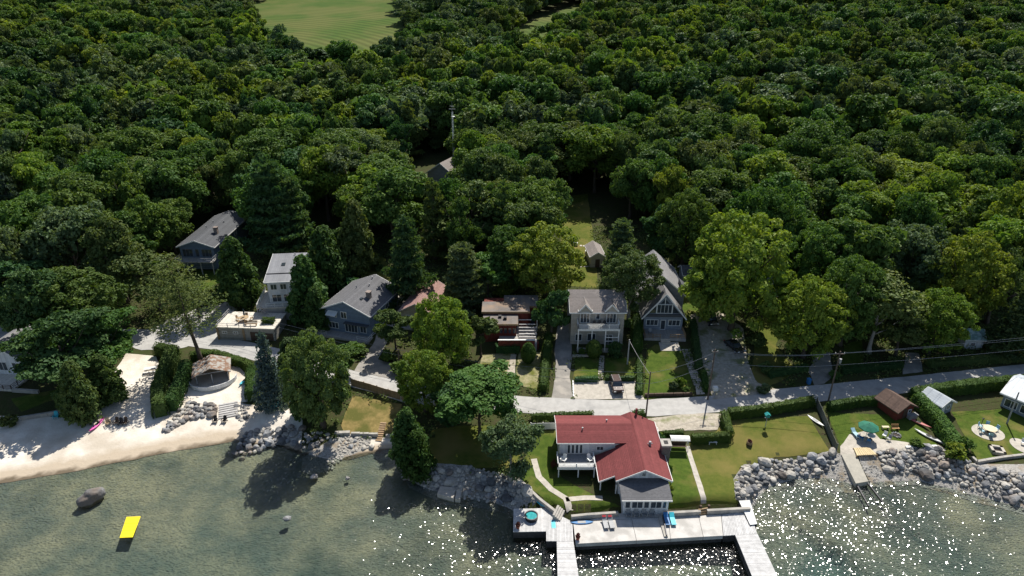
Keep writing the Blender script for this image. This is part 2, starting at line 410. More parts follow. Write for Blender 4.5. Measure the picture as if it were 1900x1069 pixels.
def mown(m):
    nt = m.node_tree; L = nt.links.new; b = [n for n in nt.nodes if n.type == 'BSDF_PRINCIPLED'][0]; src = b.inputs['Base Color'].links[0].from_socket
    geo = _n(nt,'ShaderNodeNewGeometry'); mp = _n(nt,'ShaderNodeMapping'); mp.inputs['Location'].default_value = (190,-330,0); L(geo.outputs['Position'], mp.inputs[0])
    wv = _n(nt,'ShaderNodeTexWave', wave_type='RINGS', rings_direction='Z'); wv.inputs['Scale'].default_value = .055; wv.inputs['Distortion'].default_value = 3; wv.inputs['Detail'].default_value = 3; wv.inputs['Detail Scale'].default_value = .4; L(mp.outputs[0], wv.inputs[0])
    mr = _n(nt,'ShaderNodeMapRange'); mr.inputs[3].default_value = .82; mr.inputs[4].default_value = 1.16; L(wv.outputs['Fac'], mr.inputs[0])
    hs = _n(nt,'ShaderNodeHueSaturation'); L(src, hs.inputs['Color']); L(mr.outputs[0], hs.inputs['Value']); L(hs.outputs[0], b.inputs['Base Color'])
mown(MEADOW)                                       # swaths left by the mower
PAVE = mat('pale_paving', (.50,.46,.40), (.38,.35,.30), 1.5, .9, bump=.3, bscale=8, coords='World')
PEBBLE = mat('shore_pebbles', (.44,.42,.39), (.22,.21,.19), 3.5, .9, bump=1.0, bscale=6, coords='World', col3=(.28,.23,.17), scale3=.4)

drape('beach', pp([(-300,800),(-60,790),(0,772),(120,775),(160,790),(205,700),(235,655),(290,662),(300,690),(330,720),(345,742),(420,745),(520,748),(560,770),(560,845),(520,829),(455,827),(430,820),(300,843),(150,873),(0,898),(-150,921),(-400,966)]), SAND, .05)
drape('beach_terrace', pp([(330,700),(352,690),(440,680),(462,700),(470,745),(400,752),(340,748)]), SAND, .09)
drape('beach', pp([(560,842),(640,815),(735,812),(735,838),(690,842),(640,855),(560,846)]), SAND, .05)
road = [(x, y) for x, y in ROAD]
drape('road', ribbon(road, 4.6), ASPH, .055, amp=.12)
drape('road_junction', pp([(235,640),(300,600),(345,578),(420,560),(440,575),(415,602),(410,625),(330,648),(262,650)]), ASPH, .045)
drape('driveway', pp([(640,715),(668,672),(690,640),(705,610),(715,600),(706,660),(700,668),(745,680),(765,722),(775,745)]), DRIVE, .05)
drape('driveway', pp([(715,600),(730,545),(755,552),(735,600),(706,660),(690,640)]), DRIVE, .045)
drape('driveway', pp([(1022,742),(1030,700),(1030,640),(1035,605),(1058,590),(1062,640),(1058,700),(1062,742)]), DRIVE, .05)
drape('parking_pad', pp([(1063,740),(1064,707),(1180,705),(1196,742)]), PAVE, .05)
drape('driveway', pp([(1322,735),(1310,690),(1290,640),(1280,585),(1330,575),(1380,610),(1385,660),(1400,705),(1420,725)]), GRAVEL, .05)
drape('gravel_shoulder', pp([(1196,778),(1200,800),(1330,798),(1345,768),(1300,766)]), GRAVEL, .05)
drape('gravel_shoulder', pp([(1320,742),(1335,720),(1400,708),(1440,722),(1390,735)]), GRAVEL, .065)
drape('footpath', pp([(1500,690),(1515,655),(1540,650),(1545,700),(1530,712),(1510,715)]), DRIVE, .05)
drape('footpath', pp([(1675,695),(1682,655),(1705,655),(1712,690)]), DRIVE, .05)
lw = lambda px, m=LAWN, dz=.03, amp=.2: drape('lawn', pp(px), m, dz, amp=amp)
# south of the road
lw([(990,800),(1030,800),(1040,885),(1120,930),(1150,944),(1060,946),(1015,940),(965,890),(975,850)])
lw([(1225,800),(1274,826),(1288,870),(1305,940),(1230,945)], LAWN)
lw([(1274,826),(1330,800),(1345,780),(1500,772),(1540,838),(1440,848),(1372,868),(1365,925),(1385,940),(1305,940),(1288,870)], MATS['half_dry_lawn'], amp=None)
lw([(1535,765),(1645,770),(1700,775),(1740,828),(1660,825),(1560,828),(1548,800)], LAWN)
lw([(1765,765),(1850,760),(1910,755),(2150,740),(2300,830),(2100,870),(1910,850),(1808,856),(1795,815)], LAWN)
lw([(632,790),(655,735),(745,750),(735,800),(720,806),(640,805)], LAWNDRY)
lw([(800,800),(860,790),(960,790),(965,850),(950,868),(850,870),(790,865)], LAWNYEL)
lw([(520,745),(528,700),(575,700),(590,750)], LAWNYEL)
lw([(140,740),(90,745),(40,765),(20,740),(110,722),(130,712)], LAWN)
# north of the road
lw([(885,700),(895,658),(955,655),(952,715),(885,712)], LAWNPALE)
lw([(955,715),(962,650),(1005,655),(1000,722)], LAWNPALE, .035)
lw([(1064,705),(1066,666),(1112,664),(1112,704)], LAWN)
lw([(1122,704),(1124,664),(1180,664),(1180,704)], LAWN)
lw([(1195,742),(1200,650),(1215,640),(1262,640),(1278,690),(1290,728)], LAWN)
lw([(1262,600),(1262,550),(1285,545),(1300,580),(1280,600)], LAWN)
lw([(1043,530),(1040,440),(1048,365),(1090,360),(1098,420),(1105,470),(1110,535)], LAWNYEL)
lw([(1395,700),(1400,640),(1425,560),(1460,580),(1440,640),(1480,690),(1440,712),(1410,722)], LAWNYEL)
lw([(1820,660),(1830,630),(1910,620),(1910,660)], LAWNYEL)
lw([(1550,690),(1570,640),(1600,630),(1605,690)], LAWN)
lw([(670,530),(675,490),(690,470),(715,480),(725,520),(710,540)], LAWNYEL)
lw([(340,535),(365,500),(410,505),(400,530),(365,548)], LAWN)
lw([(480,600),(490,580),(540,588),(540,602)], LAWN)
drape('hay_field', pp([(440,14),(560,-14),(700,-28),(745,10),(750,70),(740,112),(640,140),(545,122),(480,62)]), MEADOW, .35, cell=10, amp=3, zf=hgt)
drape('hay_field', pp([(905,85),(1000,35),(1075,8),(1085,30),(1050,62),(960,95)]), MEADOW, .35, cell=10, amp=3, zf=hgt)
drape('pebble_shore', pp([(745,872),(800,860),(870,865),(950,885),(1000,930),(955,960),(900,945),(820,935),(760,905)]), PEBBLE, .05)
drape('pebble_shore', pp([(1360,890),(1380,862),(1540,838),(1560,842),(1600,895),(1600,920),(1480,900),(1420,915),(1395,945),(1365,930)]), PEBBLE, .05)
drape('pebble_shore', pp([(1580,832),(1740,826),(1800,860),(1920,862),(2060,880),(2100,975),(1920,962),(1790,926),(1700,900),(1620,905)]), PEBBLE, .05)
drape('pebble_shore', pp([(560,850),(640,805),(690,812),(680,835),(620,860),(585,885),(560,875)]), PEBBLE, .07)
# garden paths
def path(px, w, m=PAVE, dz=.065): return drape('garden_path', ribbon(pp(px), w), m, dz, amp=.08)
path([(990,852),(1000,885),(1022,908),(1050,925),(1058,948)], .9)
path([(1050,927),(1085,924),(1118,925)], .9)
path([(1275,828),(1288,870),(1305,938)], .75)
drape('patio', pp([(1560,830),(1575,806),(1618,798),(1632,815),(1690,822),(1715,828),(1700,836),(1620,842),(1560,845)]), PAVE, .075)
drape('gravel_path', pp([(935,712),(948,658),(958,658),(953,712)]), GRAVEL, .07)

# the lake
def water_material():
    m = bpy.data.materials.new('lake_water'); m.use_nodes = True; nt = m.node_tree; nt.nodes.clear(); L = nt.links.new
    out = _n(nt,'ShaderNodeOutputMaterial'); geo = _n(nt,'ShaderNodeNewGeometry').outputs['Position']
    mp = _n(nt,'ShaderNodeMapping'); mp.inputs['Rotation'].default_value = (0,0,R(14)); mp.inputs['Scale'].default_value = (1,1.9,1); L(geo, mp.inputs[0])
    def noise(s, d, r=.6, src=mp.outputs[0]):
        n = _n(nt,'ShaderNodeTexNoise'); n.inputs['Scale'].default_value = s; n.inputs['Detail'].default_value = d; n.inputs['Roughness'].default_value = r; L(src, n.inputs['Vector']); return n.outputs[0]
    b1 = _n(nt,'ShaderNodeBump'); b1.inputs['Strength'].default_value = 1; b1.inputs['Distance'].default_value = .10; L(noise(.5,2), b1.inputs['Height'])
    b2 = _n(nt,'ShaderNodeBump'); b2.inputs['Strength'].default_value = 1; b2.inputs['Distance'].default_value = .115; L(noise(2.7,1.5), b2.inputs['Height']); L(b1.outputs[0], b2.inputs['Normal'])
    # wavelets: every small facet of the surface has its own tilt, as in a light chop
    vo = _n(nt,'ShaderNodeTexVoronoi'); vo.inputs['Scale'].default_value = 6.6; vo.inputs['Randomness'].default_value = 1; L(geo, vo.inputs['Vector'])
    def hashv(off):
        ad = _n(nt,'ShaderNodeVectorMath', operation='ADD'); L(vo.outputs['Position'], ad.inputs[0]); ad.inputs[1].default_value = (off,off*.7,0)
        wn = _n(nt,'ShaderNodeTexWhiteNoise', noise_dimensions='3D'); L(ad.outputs[0], wn.inputs['Vector']); return wn.outputs['Color']
    s1 = _n(nt,'ShaderNodeVectorMath', operation='ADD'); L(hashv(3.7), s1.inputs[0]); L(hashv(11.3), s1.inputs[1])
    s2 = _n(nt,'ShaderNodeVectorMath', operation='SUBTRACT'); L(s1.outputs[0], s2.inputs[0]); s2.inputs[1].default_value = (1,1,1)
    s3 = _n(nt,'ShaderNodeVectorMath', operation='MULTIPLY'); L(s2.outputs[0], s3.inputs[0]); s3.inputs[1].default_value = (.26,.26,0)
    s4 = _n(nt,'ShaderNodeVectorMath', operation='ADD'); L(s3.outputs[0], s4.inputs[0]); L(b1.outputs[0], s4.inputs[1])
    s5 = _n(nt,'ShaderNodeVectorMath', operation='NORMALIZE'); L(s4.outputs[0], s5.inputs[0])
    gl = _n(nt,'ShaderNodeBsdfGlossy'); gl.inputs['Roughness'].default_value = .082; L(s5.outputs[0], gl.inputs['Normal'])
    tr = _n(nt,'ShaderNodeBsdfTransparent'); tr.inputs[0].default_value = (.80,.86,.82,1)
    fr = _n(nt,'ShaderNodeFresnel'); fr.inputs[0].default_value = 1.33; L(b2.outputs[0], fr.inputs['Normal'])
    mm = _n(nt,'ShaderNodeMixShader'); L(fr.outputs[0], mm.inputs[0]); L(tr.outputs[0], mm.inputs[1]); L(gl.outputs[0], mm.inputs[2]); L(mm.outputs[0], out.inputs[0])
    return m
w = MB().add([(-3000,-2500,0),(3000,-2500,0),(3000,116,0),(-3000,116,0)], [(0,1,2,3)])
lake = w.build('lake_water', water_material()); lake['kind'] = 'structure'
# ------------------------------------------------------------------ foliage builders
LM = {}
def LMAT(k):
    if k in LM: return LM[k]
    a, b, t = {
     'mid':    ((0.061,0.128,0.023),(0.128,0.205,0.036),.28),
     'yellow': ((0.109,0.186,0.020),(0.224,0.275,0.028),.34),
     'dark':   ((0.038,0.092,0.028),(0.079,0.147,0.038),.25),
     'olive':  ((0.079,0.128,0.033),(0.154,0.192,0.051),.27),
     'pale':   ((0.087,0.141,0.059),(0.166,0.220,0.092),.27),
     'cedar':  ((0.046,0.095,0.022),(0.096,0.151,0.031),.24),
     'pine':   ((0.046,0.092,0.031),(0.102,0.151,0.051),.24),
     'spruce': ((0.044,0.077,0.051),(0.079,0.118,0.074),.18),
     'blue':   ((0.083,0.134,0.134),(0.166,0.230,0.224),.18),
     'hedge':  ((.045,.092,.015),(.095,.145,.022),.28),
     'red':    ((.10,.030,.030),(.16,.06,.05),.3)}[k]
    LM[k] = leafmat('leaves_'+k, a, b, t); return LM[k]
def leaf_mesh(name, pts, material, extra=None):
    """pts: list of (pos, normal, length, width, tone); every leaf spray is one kite-shaped face"""
    vs, fs, tones = [], [], []
    rnd = random.Random(hash(name) % 1000 + len(pts))
    rr = rnd.random
    for p, n, l, w, tn in pts:
        n = n.normalized()
        a = n.cross(Vector((rr()-.5, rr()-.5, rr()-.5)))
        if a.length < 1e-3: a = n.cross(Vector((1,0,0)))
        a.normalize(); c = n.cross(a); k = len(vs)
        bend = n*(l*.18)
        vs += [p - a*(l*.5) - bend, p + c*(w*.5) + a*(l*.06), p + a*(l*.5) - bend, p - c*(w*.5) + a*(l*.06)]
        fs.append((k, k+1, k+2, k+3)); tones.append(tn)
    if extra:
        k = len(vs); vs += extra[0]; fs += [tuple(i+k for i in f) for f in extra[1]]; tones += [extra[2]]*len(extra[1])
    me = bpy.data.meshes.new(name); me.from_pydata([tuple(v) for v in vs], [], fs); me.update()
    at_ = me.attributes.new('tone', 'FLOAT', 'FACE'); at_.data.foreach_set('value', tones)
    me.materials.append(material); return me
def rdir(rnd):
    z = rnd.uniform(-1,1); a = rnd.uniform(0, 2*math.pi); r = math.sqrt(1-z*z)
    return Vector((r*math.cos(a), r*math.sin(a), z))
def lobes_to_leaves(lobes, n, size, rnd, updown=.35):
    tot = sum((l[1].x*l[1].y + l[1].x*l[1].z) for l in lobes); pts = []
    for c, r, lt in lobes:
        k = int(n*(r.x*r.y + r.x*r.z)/tot)
        for _ in range(k):
            d = rdir(rnd)
            if d.z < -.3 and rnd.random() < .6: d.z = -d.z
            f = rnd.uniform(.72, 1.06) if rnd.random() < .85 else rnd.uniform(.3,.75)
            p = c + Vector((d.x*r.x, d.y*r.y, d.z*r.z))*f
            nn = d + rdir(rnd)*.55 + Vector((0,0,updown))
            s = size*rnd.uniform(.65,1.35)
            pts.append((p, nn, s, s*rnd.uniform(.55,.8), min(1,max(0, lt + rnd.gauss(0,.22)))))
    big = [l for l in lobes if l[1].x > .1] or lobes
    for _ in range(int(n*.05)):                       # inner crown mass: oversized leaves added to block light passing through
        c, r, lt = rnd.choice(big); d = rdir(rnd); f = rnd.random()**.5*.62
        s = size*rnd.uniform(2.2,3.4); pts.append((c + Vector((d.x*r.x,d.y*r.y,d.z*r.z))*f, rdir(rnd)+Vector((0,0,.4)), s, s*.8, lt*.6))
    return pts
def crown_broad(name, seed, W=1.0, H=1.0, nl=8, n=2600, size=.07, kind='round', sub=6):
    """unit crown: about 1 wide, centred on x=y=0, z from 0 (underside) to 1 (top); limbs carry clusters of leaf sprays"""
    rnd = random.Random(seed); lobes = []
    for i in range(nl):
        a = 2.4*i + rnd.uniform(-.5,.5); zc = rnd.uniform(.18,.80) if i else .78
        rr_ = (.10 + .22*math.sin(min(1,zc/.55)*math.pi/2) * (1 if zc < .55 else (1-zc)/.45*.75+.25))*rnd.uniform(.7,1.15)
        if i == 0: rr_ = .04
        if kind == 'tall': rr_ *= .72
        c = Vector((math.cos(a)*rr_, math.sin(a)*rr_, zc)); R_ = rnd.uniform(.15,.24)
        lt0 = rnd.uniform(.25,.7)
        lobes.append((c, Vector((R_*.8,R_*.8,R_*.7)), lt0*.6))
        for _ in range(sub):
            d = rdir(rnd)
            if d.z < -.2: d.z *= -.6
            q = c + Vector((d.x*R_, d.y*R_, d.z*R_*.85))*rnd.uniform(.75,1.1)
            r = rnd.uniform(.055,.115)*(1.25 if kind == 'open' else 1)
            rz_ = r*(rnd.uniform(.6,.9) if kind != 'layer' else .4)
            q.z = min(q.z, 1-rz_)
            lobes.append((q, Vector((r,r,rz_)), min(1,max(0,lt0+rnd.uniform(-.3,.35)))))
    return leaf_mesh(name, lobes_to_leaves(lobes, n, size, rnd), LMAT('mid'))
def crown_dome(name, seed, n=9500, size=.040, nl=95):
    """full rounded crown of a free-standing maple: many small leafy clumps over an uneven dome"""
    rnd = random.Random(seed); lobes = []
    for i in range(nl):
        z = 1-1.75*(i+.5)/nl; a = i*2.39996 + rnd.uniform(-.25,.25); rr_ = math.sqrt(max(0,1-z*z))
        if z < -.45: rr_ *= .9
        d = Vector((rr_*math.cos(a), rr_*math.sin(a), z)); e = 1 + .26*mnoise.noise(d*1.7+Vector((seed*3.3,0,0))) + .12*mnoise.noise(d*4.2+Vector((0,seed,0)))
        r = rnd.uniform(.06,.105); c = Vector((d.x*(.5*e-r*.6), d.y*(.5*e-r*.6), .45 + d.z*(.55*e-r*.6)))
        c.z = min(c.z, 1-r*.6); lobes.append((c, Vector((r,r,r*rnd.uniform(.6,.85))), rnd.uniform(.2,.8)))
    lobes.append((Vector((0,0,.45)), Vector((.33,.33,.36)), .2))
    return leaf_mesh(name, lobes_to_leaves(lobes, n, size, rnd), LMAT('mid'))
def crown_spire(name, seed, n=2200, size=.075, kind='cedar'):
    """unit conifer: 1 wide at its base, z 0..1"""
    rnd = random.Random(seed); pts = []
    if kind == 'cedar':
        for _ in range(n):
            z = rnd.random()**1.15
            rad = .5*min(1, (1.02-z)**.5)*min(1, .70+z*1.4)
            a = rnd.uniform(0, 2*math.pi)
            rad *= .86 + .34*mnoise.noise((math.cos(a)*2.6+seed, math.sin(a)*2.6, z*7)); f = rnd.uniform(.78,1.05) if rnd.random()<.85 else rnd.uniform(.3,.8)
            p = Vector((math.cos(a)*rad*f, math.sin(a)*rad*f, z))
            s = size*rnd.uniform(.6,1.3)
            pts.append((p, Vector((math.cos(a), math.sin(a), .5)) + rdir(rnd)*.6, s, s*.6, min(1,max(0,.5+.9*mnoise.noise((p.x*6+seed,p.y*6,p.z*9))+rnd.gauss(0,.15)))))
    else:
        tiers = 15 if kind == 'spruce' else 9
        for t in range(tiers):
            z = (t+.3)/tiers
            L_ = .52*(1-z)**(.85 if kind == 'spruce' else .55)*rnd.uniform(.85,1.1)
            nb = int(lerp(9, 4, z)) if kind == 'spruce' else rnd.randint(4,6)
            a0 = rnd.uniform(0,6.28)
            for b in range(nb):
                a = a0 + 6.283*b/nb + rnd.uniform(-.25,.25); l = L_*rnd.uniform(.75,1.15)
                drop = -.10 if kind == 'spruce' else rnd.uniform(.0,.12); lt = rnd.uniform(.2,.8)
                m = int(n/(tiers*7)*(.4+l*2.4))
                for _ in range(m):
                    f = rnd.random()**.7; wd = (.05 + .11*(1-abs(f-.55)))*(1 if kind=='spruce' else 1.25)
                    p = Vector((math.cos(a)*l*f, math.sin(a)*l*f, z + drop*f*l/.5 + rnd.uniform(-.012,.02)))
                    p += Vector((-math.sin(a), math.cos(a), 0))*rnd.uniform(-wd,wd)
                    s = size*rnd.uniform(.6,1.25)
                    pts.append((p, Vector((0,0,1)) + rdir(rnd)*.65, s, s*.5, min(1,max(0,lt+rnd.gauss(0,.2)))))
        for _ in range(n//14):
            z = rnd.random(); pts.append((Vector((rnd.gauss(0,.03),rnd.gauss(0,.03),z)), rdir(rnd), size, size*.5, .3))
    return leaf_mesh(name, pts, LMAT('cedar'))
def trunk_mesh(name, seed, conifer=False, bare=False):
    """unit trunk: z 0..1 (1 = top of crown), with limbs; radius relative to height"""
    rnd = random.Random(seed); b = MB()
    p = Vector((0,0,-.03)); r = .019 if conifer else .024; segs = 6; top = .97 if conifer else .6
    pts = [p]
    for i in range(segs):
        z = top*(i+1)/segs; pts.append(Vector((rnd.uniform(-.012,.012), rnd.uniform(-.012,.012), z)))
    for i in range(segs):
        r0 = lerp(r, .004 if conifer else .012, i/segs); r1 = lerp(r, .004 if conifer else .012, (i+1)/segs)
        b.tube(pts[i], pts[i+1], r0*(1.5 if i == 0 else 1), r1, 7, cap=(i in (0,segs-1)))
    if not conifer:
        for k in range(7):
            z = rnd.uniform(.24,.58); a = k*2.4 + rnd.uniform(-.3,.3); l = rnd.uniform(.16,.32)
            s = Vector((0,0,z)); m = s + Vector((math.cos(a)*l*.5, math.sin(a)*l*.5, l*.45)); e = m + Vector((math.cos(a)*l*.5, math.sin(a)*l*.5, l*.75))
            b.tube(s, m, .010, .006, 5); b.tube(m, e, .006, .0025, 5)
    me = bpy.data.meshes.new(name); me.from_pydata(b.v, [], b.f); me.update(); me.materials.append(BARK)
    for q in me.polygons: q.use_smooth = True
    return me
CROWNS = {}
CROWNS['broad'] = [crown_broad('crown', 11+i, nl=nl, kind=k, n=3600, sub=sb) for i,(nl,k,sb) in enumerate([(8,'round',7),(10,'round',6),(7,'open',8),(9,'open',6),(8,'tall',7),(10,'layer',6),(6,'round',9)])]
CROWNS['big']   = [crown_broad('crown', 41+i, nl=nl, kind=k, n=7500, size=.046, sub=sb) for i,(nl,k,sb) in enumerate([(14,'round',8),(11,'open',9),(12,'layer',9),(13,'tall',8),(9,'round',12),(16,'round',7)])]
CROWNS['dome']  = [crown_dome('crown', 201+i) for i in range(4)]
CROWNS['thin']  = [crown_broad('crown', 61+i, nl=10, kind='open', n=2200, size=.045, sub=7) for i in range(2)]
def crown_cedar(name, seed, n=4200, size=.06):
    rnd = random.Random(seed); lobes = []
    for i in range(46):
        z = (i+.5)/46; env = .40*min(1,(1.03-z)**.6)*min(1,.66+z*1.6); a = i*2.4 + rnd.uniform(-.4,.4)
        r = rnd.uniform(.09,.15)*(1.15-.5*z); rr_ = max(0,env-r*.45)*rnd.uniform(.75,1.12)
        lobes.append((Vector((math.cos(a)*rr_, math.sin(a)*rr_, min(z,.97-r*.5))), Vector((r,r,r*1.0)), rnd.uniform(.2,.8)))
    for i in range(8): z = (i+.5)/8; e = .26*min(1,(1.03-z)**.6); lobes.append((Vector((0,0,z*.9)), Vector((e,e,.09)), .2))
    return leaf_mesh(name, lobes_to_leaves(lobes, n, size, rnd), LMAT('cedar'))
CROWNS['cedar'] = [crown_cedar('crown', 71+i) for i in range(4)]
CROWNS['spruce'] = [crown_spire('crown', 81+i, n=3600, size=.085, kind='spruce') for i in range(2)]
CROWNS['pine']  = [crown_spire('crown', 91+i, n=3800, size=.095, kind='pine') for i in range(3)]
CROWNS['sparse_pine'] = [crown_spire('crown', 97, n=3600, size=.042, kind='pine')]
TRUNK_B = [trunk_mesh('trunk', 5+i) for i in range(3)]
TRUNK_C = [trunk_mesh('trunk', 15+i, True) for i in range(2)]
CONIFER = ('cedar','spruce','pine')
def plant_tree(name, label, x, y, z, height, width, form, tone, group=None, lift=None, rz=None, cat='tree', bark=None, lean=None, sparse=False):
    rnd = random.Random(int(x*131+y*17))
    t = thing(name, label, cat, (x,y,z), rnd.uniform(0,6.28) if rz is None else rz, group)
    if lean: t.rotation_euler = (lean[0], lean[1], t.rotation_euler.z)
    con = form in CONIFER
    lift = lift if lift is not None else {'cedar':.03,'spruce':.08,'pine':.2}.get(form, .2)
    cm = rnd.choice(CROWNS['sparse_pine' if sparse else form]); tm = rnd.choice(TRUNK_C if con else TRUNK_B)
    o = link(bpy.data.objects.new('trunk', tm)); o.parent = t; o.scale = (height,height,height)
    if bark: o.material_slots[0].link = 'OBJECT'; o.material_slots[0].material = bark
    c = link(bpy.data.objects.new('crown', cm)); c.parent = t; c.location = (0,0,height*lift)
    c.scale = (width, width, height*(1-lift)*(1.0 if con else 1.02))
    c.material_slots[0].link = 'OBJECT'; c.material_slots[0].material = LMAT(tone)
    return t
def scale_at(x, y, z): return FPX/(y*CP - (z-CAM_Z)*SP)
def tree_at(bx, by, top, wpx, form, tone, label, name='tree', **kw):
    """a tree at a plan point; its height and spread measured from the photograph"""
    x, y, z = pt(bx, by); _, b, c = ray(bx, top)
    zt = CAM_Z + y*c/b
    # the crown has depth: its outline on top lies a little behind the axis
    return plant_tree(name, label, x, y, z, max(1.5,(zt-z)*.97), wpx/scale_at(x,y,(z+zt)/2)*(1.06 if form in CONIFER or form == 'dome' else 1.2), form, tone, **kw)

# ------------------------------------------------------------------ trees around the cottages, one by one
T = [
 (108,668,492,120,'big','dark','dark broadleaf tree behind the cottage at the left edge',{}),
 (165,650,500,150,'dome','mid','broadleaf tree left of the road bend, tallest of its clump',{}),
 (138,728,575,150,'big','dark','dense dark broadleaf tree above the beachside lawn at left',{}),
 (205,700,580,120,'big','mid','broadleaf tree beside the top of the sandy beach lane',{}),
 (30,585,480,120,'broad','dark','dark tree at the left edge above the grey cottage roof',{}),
 (162,778,668,85,'cedar','olive','bushy olive cedar at the foot of the beach lane',{}),
 (142,768,690,75,'cedar','cedar','round cedar between flagpole and beach lane',{}),
 (205,742,655,82,'cedar','cedar','dark cedar along the left side of the sandy lane',{}),
 (374,672,478,150,'pine','olive','tall leaning pine with bare lower trunk beside the road bend',{'lift':.34,'lean':(0,-.10),'rz':0.0,'sparse':True}),
 (300,580,470,120,'thin','olive','thin grey-green tree left of the side road',{}),
 (370,590,520,80,'thin','olive','light shrubby tree at the side road edge',{}),
 (450,562,436,101,'cedar','cedar','broad cedar in front of the long blue-grey cottage',{}),
 (520,478,285,112,'pine','pine','tall dark pine behind the metal-roofed cottage',{'lift':.06}),
 (548,470,320,90,'pine','pine','dark pine just right of the tallest pine',{'lift':.06}),
 (612,535,416,105,'cedar','cedar','tall cedar between metal-roofed and blue cottages',{}),
 (575,592,470,101,'cedar','cedar','cedar hiding the right side of the metal-roofed cottage',{}),
 (592,612,530,66,'cedar','cedar','small cedar at the left corner of the blue cottage',{}),
 (640,500,420,80,'cedar','cedar','cedar directly behind the blue cottage ridge',{}),
 (666,505,366,96,'cedar','olive','olive cedar standing behind the blue cottage',{}),
 (760,562,396,94,'pine','pine','dense pine behind the pink-roofed cottage',{'lift':.05}),
 (508,752,612,70,'spruce','blue','blue spruce above the blue beach bench',{}),
 (600,792,612,112,'dome','olive','loose olive tree at the shore left of the tan fence',{'lift':.12}),
 (640,700,640,70,'broad','mid','small tree at the left edge of the blue cottage drive',{}),
 (570,770,690,80,'cedar','cedar','dark cedar in the shade above the boulders',{}),
 (545,690,625,80,'cedar','pine','dark conifer between road and blue spruce',{}),
 (735,648,572,58,'broad','olive','small olive tree right of the blue cottage drive',{}),
 (822,690,548,100,'dome','yellow','yellow-green maple left of the red flat-roofed cottage',{'lift':.1}),
 (850,668,580,70,'broad','mid','tree close against the red cottage lawn on its left',{}),
 (893,662,588,58,'broad','olive','olive tree at the left wall of the red cottage',{}),
 (862,575,446,96,'pine','pale','pale pine behind the red cottage, to its left',{'lift':.05}),
 (905,552,470,70,'broad','mid','tree at the back left corner of the red cottage',{}),
 (1012,548,414,128,'dome','yellow','big yellow-green maple behind the red cottage',{'lift':.1}),
 (950,535,420,95,'dome','mid','green maple behind the red cottage beside the yellow one',{'lift':.1}),
 (1022,628,535,56,'broad','dark','dark tree between the red cottage and the driveway',{'lift':.05}),
 (790,764,650,96,'dome','yellow','yellow-green tree at the roadside right of the tan fence',{'lift':.12}),
 (890,806,694,140,'big','mid','broad tree over the shaded shore lawn',{'lift':.25}),
 (840,790,715,90,'broad','dark','dark tree in the middle of the shaded shore lawn',{'lift':.2}),
 (762,860,755,96,'cedar','cedar','tall cedar at the left corner of the shaded lawn',{}),
 (778,882,798,85,'cedar','hedge','bright cedar at the water edge beside the boulders',{}),
 (948,892,778,98,'big','pale','pale birch beside the garden path of the red-roofed house',{'lift':.12,'bark':BIRCHBARK}),
 (1165,598,462,104,'dome','olive','round pale tree with bare trunk between the beige and grey gable cottages',{'lift':.3,'bark':BIRCHBARK}),
 (1150,508,402,72,'pine','pale','pale pine behind the small garden shed',{'lift':.03}),
 (1356,612,394,178,'dome','yellow','giant round maple over the gravel driveway',{'lift':.07}),
 (1320,590,470,100,'dome','mid','green tree tucked behind the giant round maple on its left',{'lift':.1}),
 (1490,664,514,122,'dome','yellow','yellow-green maple right of the gravel driveway',{'lift':.1}),
 (1558,640,474,118,'dome','mid','mid-green maple right of the yellow-green roadside maple',{'lift':.12}),
 (1612,655,510,132,'thin','olive','sparse tree with pale trunk on the roadside verge',{'lift':.3,'bark':BIRCHBARK}),
 (1660,660,545,90,'big','olive','olive tree left of the turquoise-roofed shed lawn',{'lift':.15}),
 (1722,658,536,104,'dome','yellow','yellow-green tree beside the turquoise-roofed shed',{'lift':.12}),
 (1765,606,432,125,'dome','yellow','tall yellow-green tree behind the turquoise-roofed shed',{'lift':.12}),
 (1500,566,414,114,'dome','mid','tall green tree right of the giant round maple',{'lift':.12}),
 (1585,580,420,110,'broad','mid','tall tree above the sparse roadside tree',{'lift':.1}),
 (1672,566,416,112,'big','pale','pale tall tree above the olive roadside tree',{'lift':.1}),
 (1830,600,455,70,'thin','olive','thin brownish tree right of the tall yellow-green one',{}),
 (1866,658,520,92,'spruce','pine','dark spruce on the right edge lawn',{'lift':.12}),
 (1868,540,336,140,'dome','yellow','large yellow-green tree at the right edge of the woods',{'lift':.1}),
 (1266,496,350,98,'dome','mid','tree behind the grey gable cottage',{'lift':.1}),
 (1420,520,345,110,'dome','mid','tall dark-sided tree behind the giant round maple',{'lift':.1}),
 (1225,486,380,80,'broad','dark','dark tree just left of the grey gable cottage ridge',{'lift':.1}),
]
for bx, by, top, wpx, form, tone, lab, kw in T:
    nm = {'cedar':'cedar_tree','spruce':'spruce_tree','pine':'pine_tree'}.get(form, 'broadleaf_tree')
    tree_at(bx, by, top, wpx, form, tone, lab, nm, **kw)

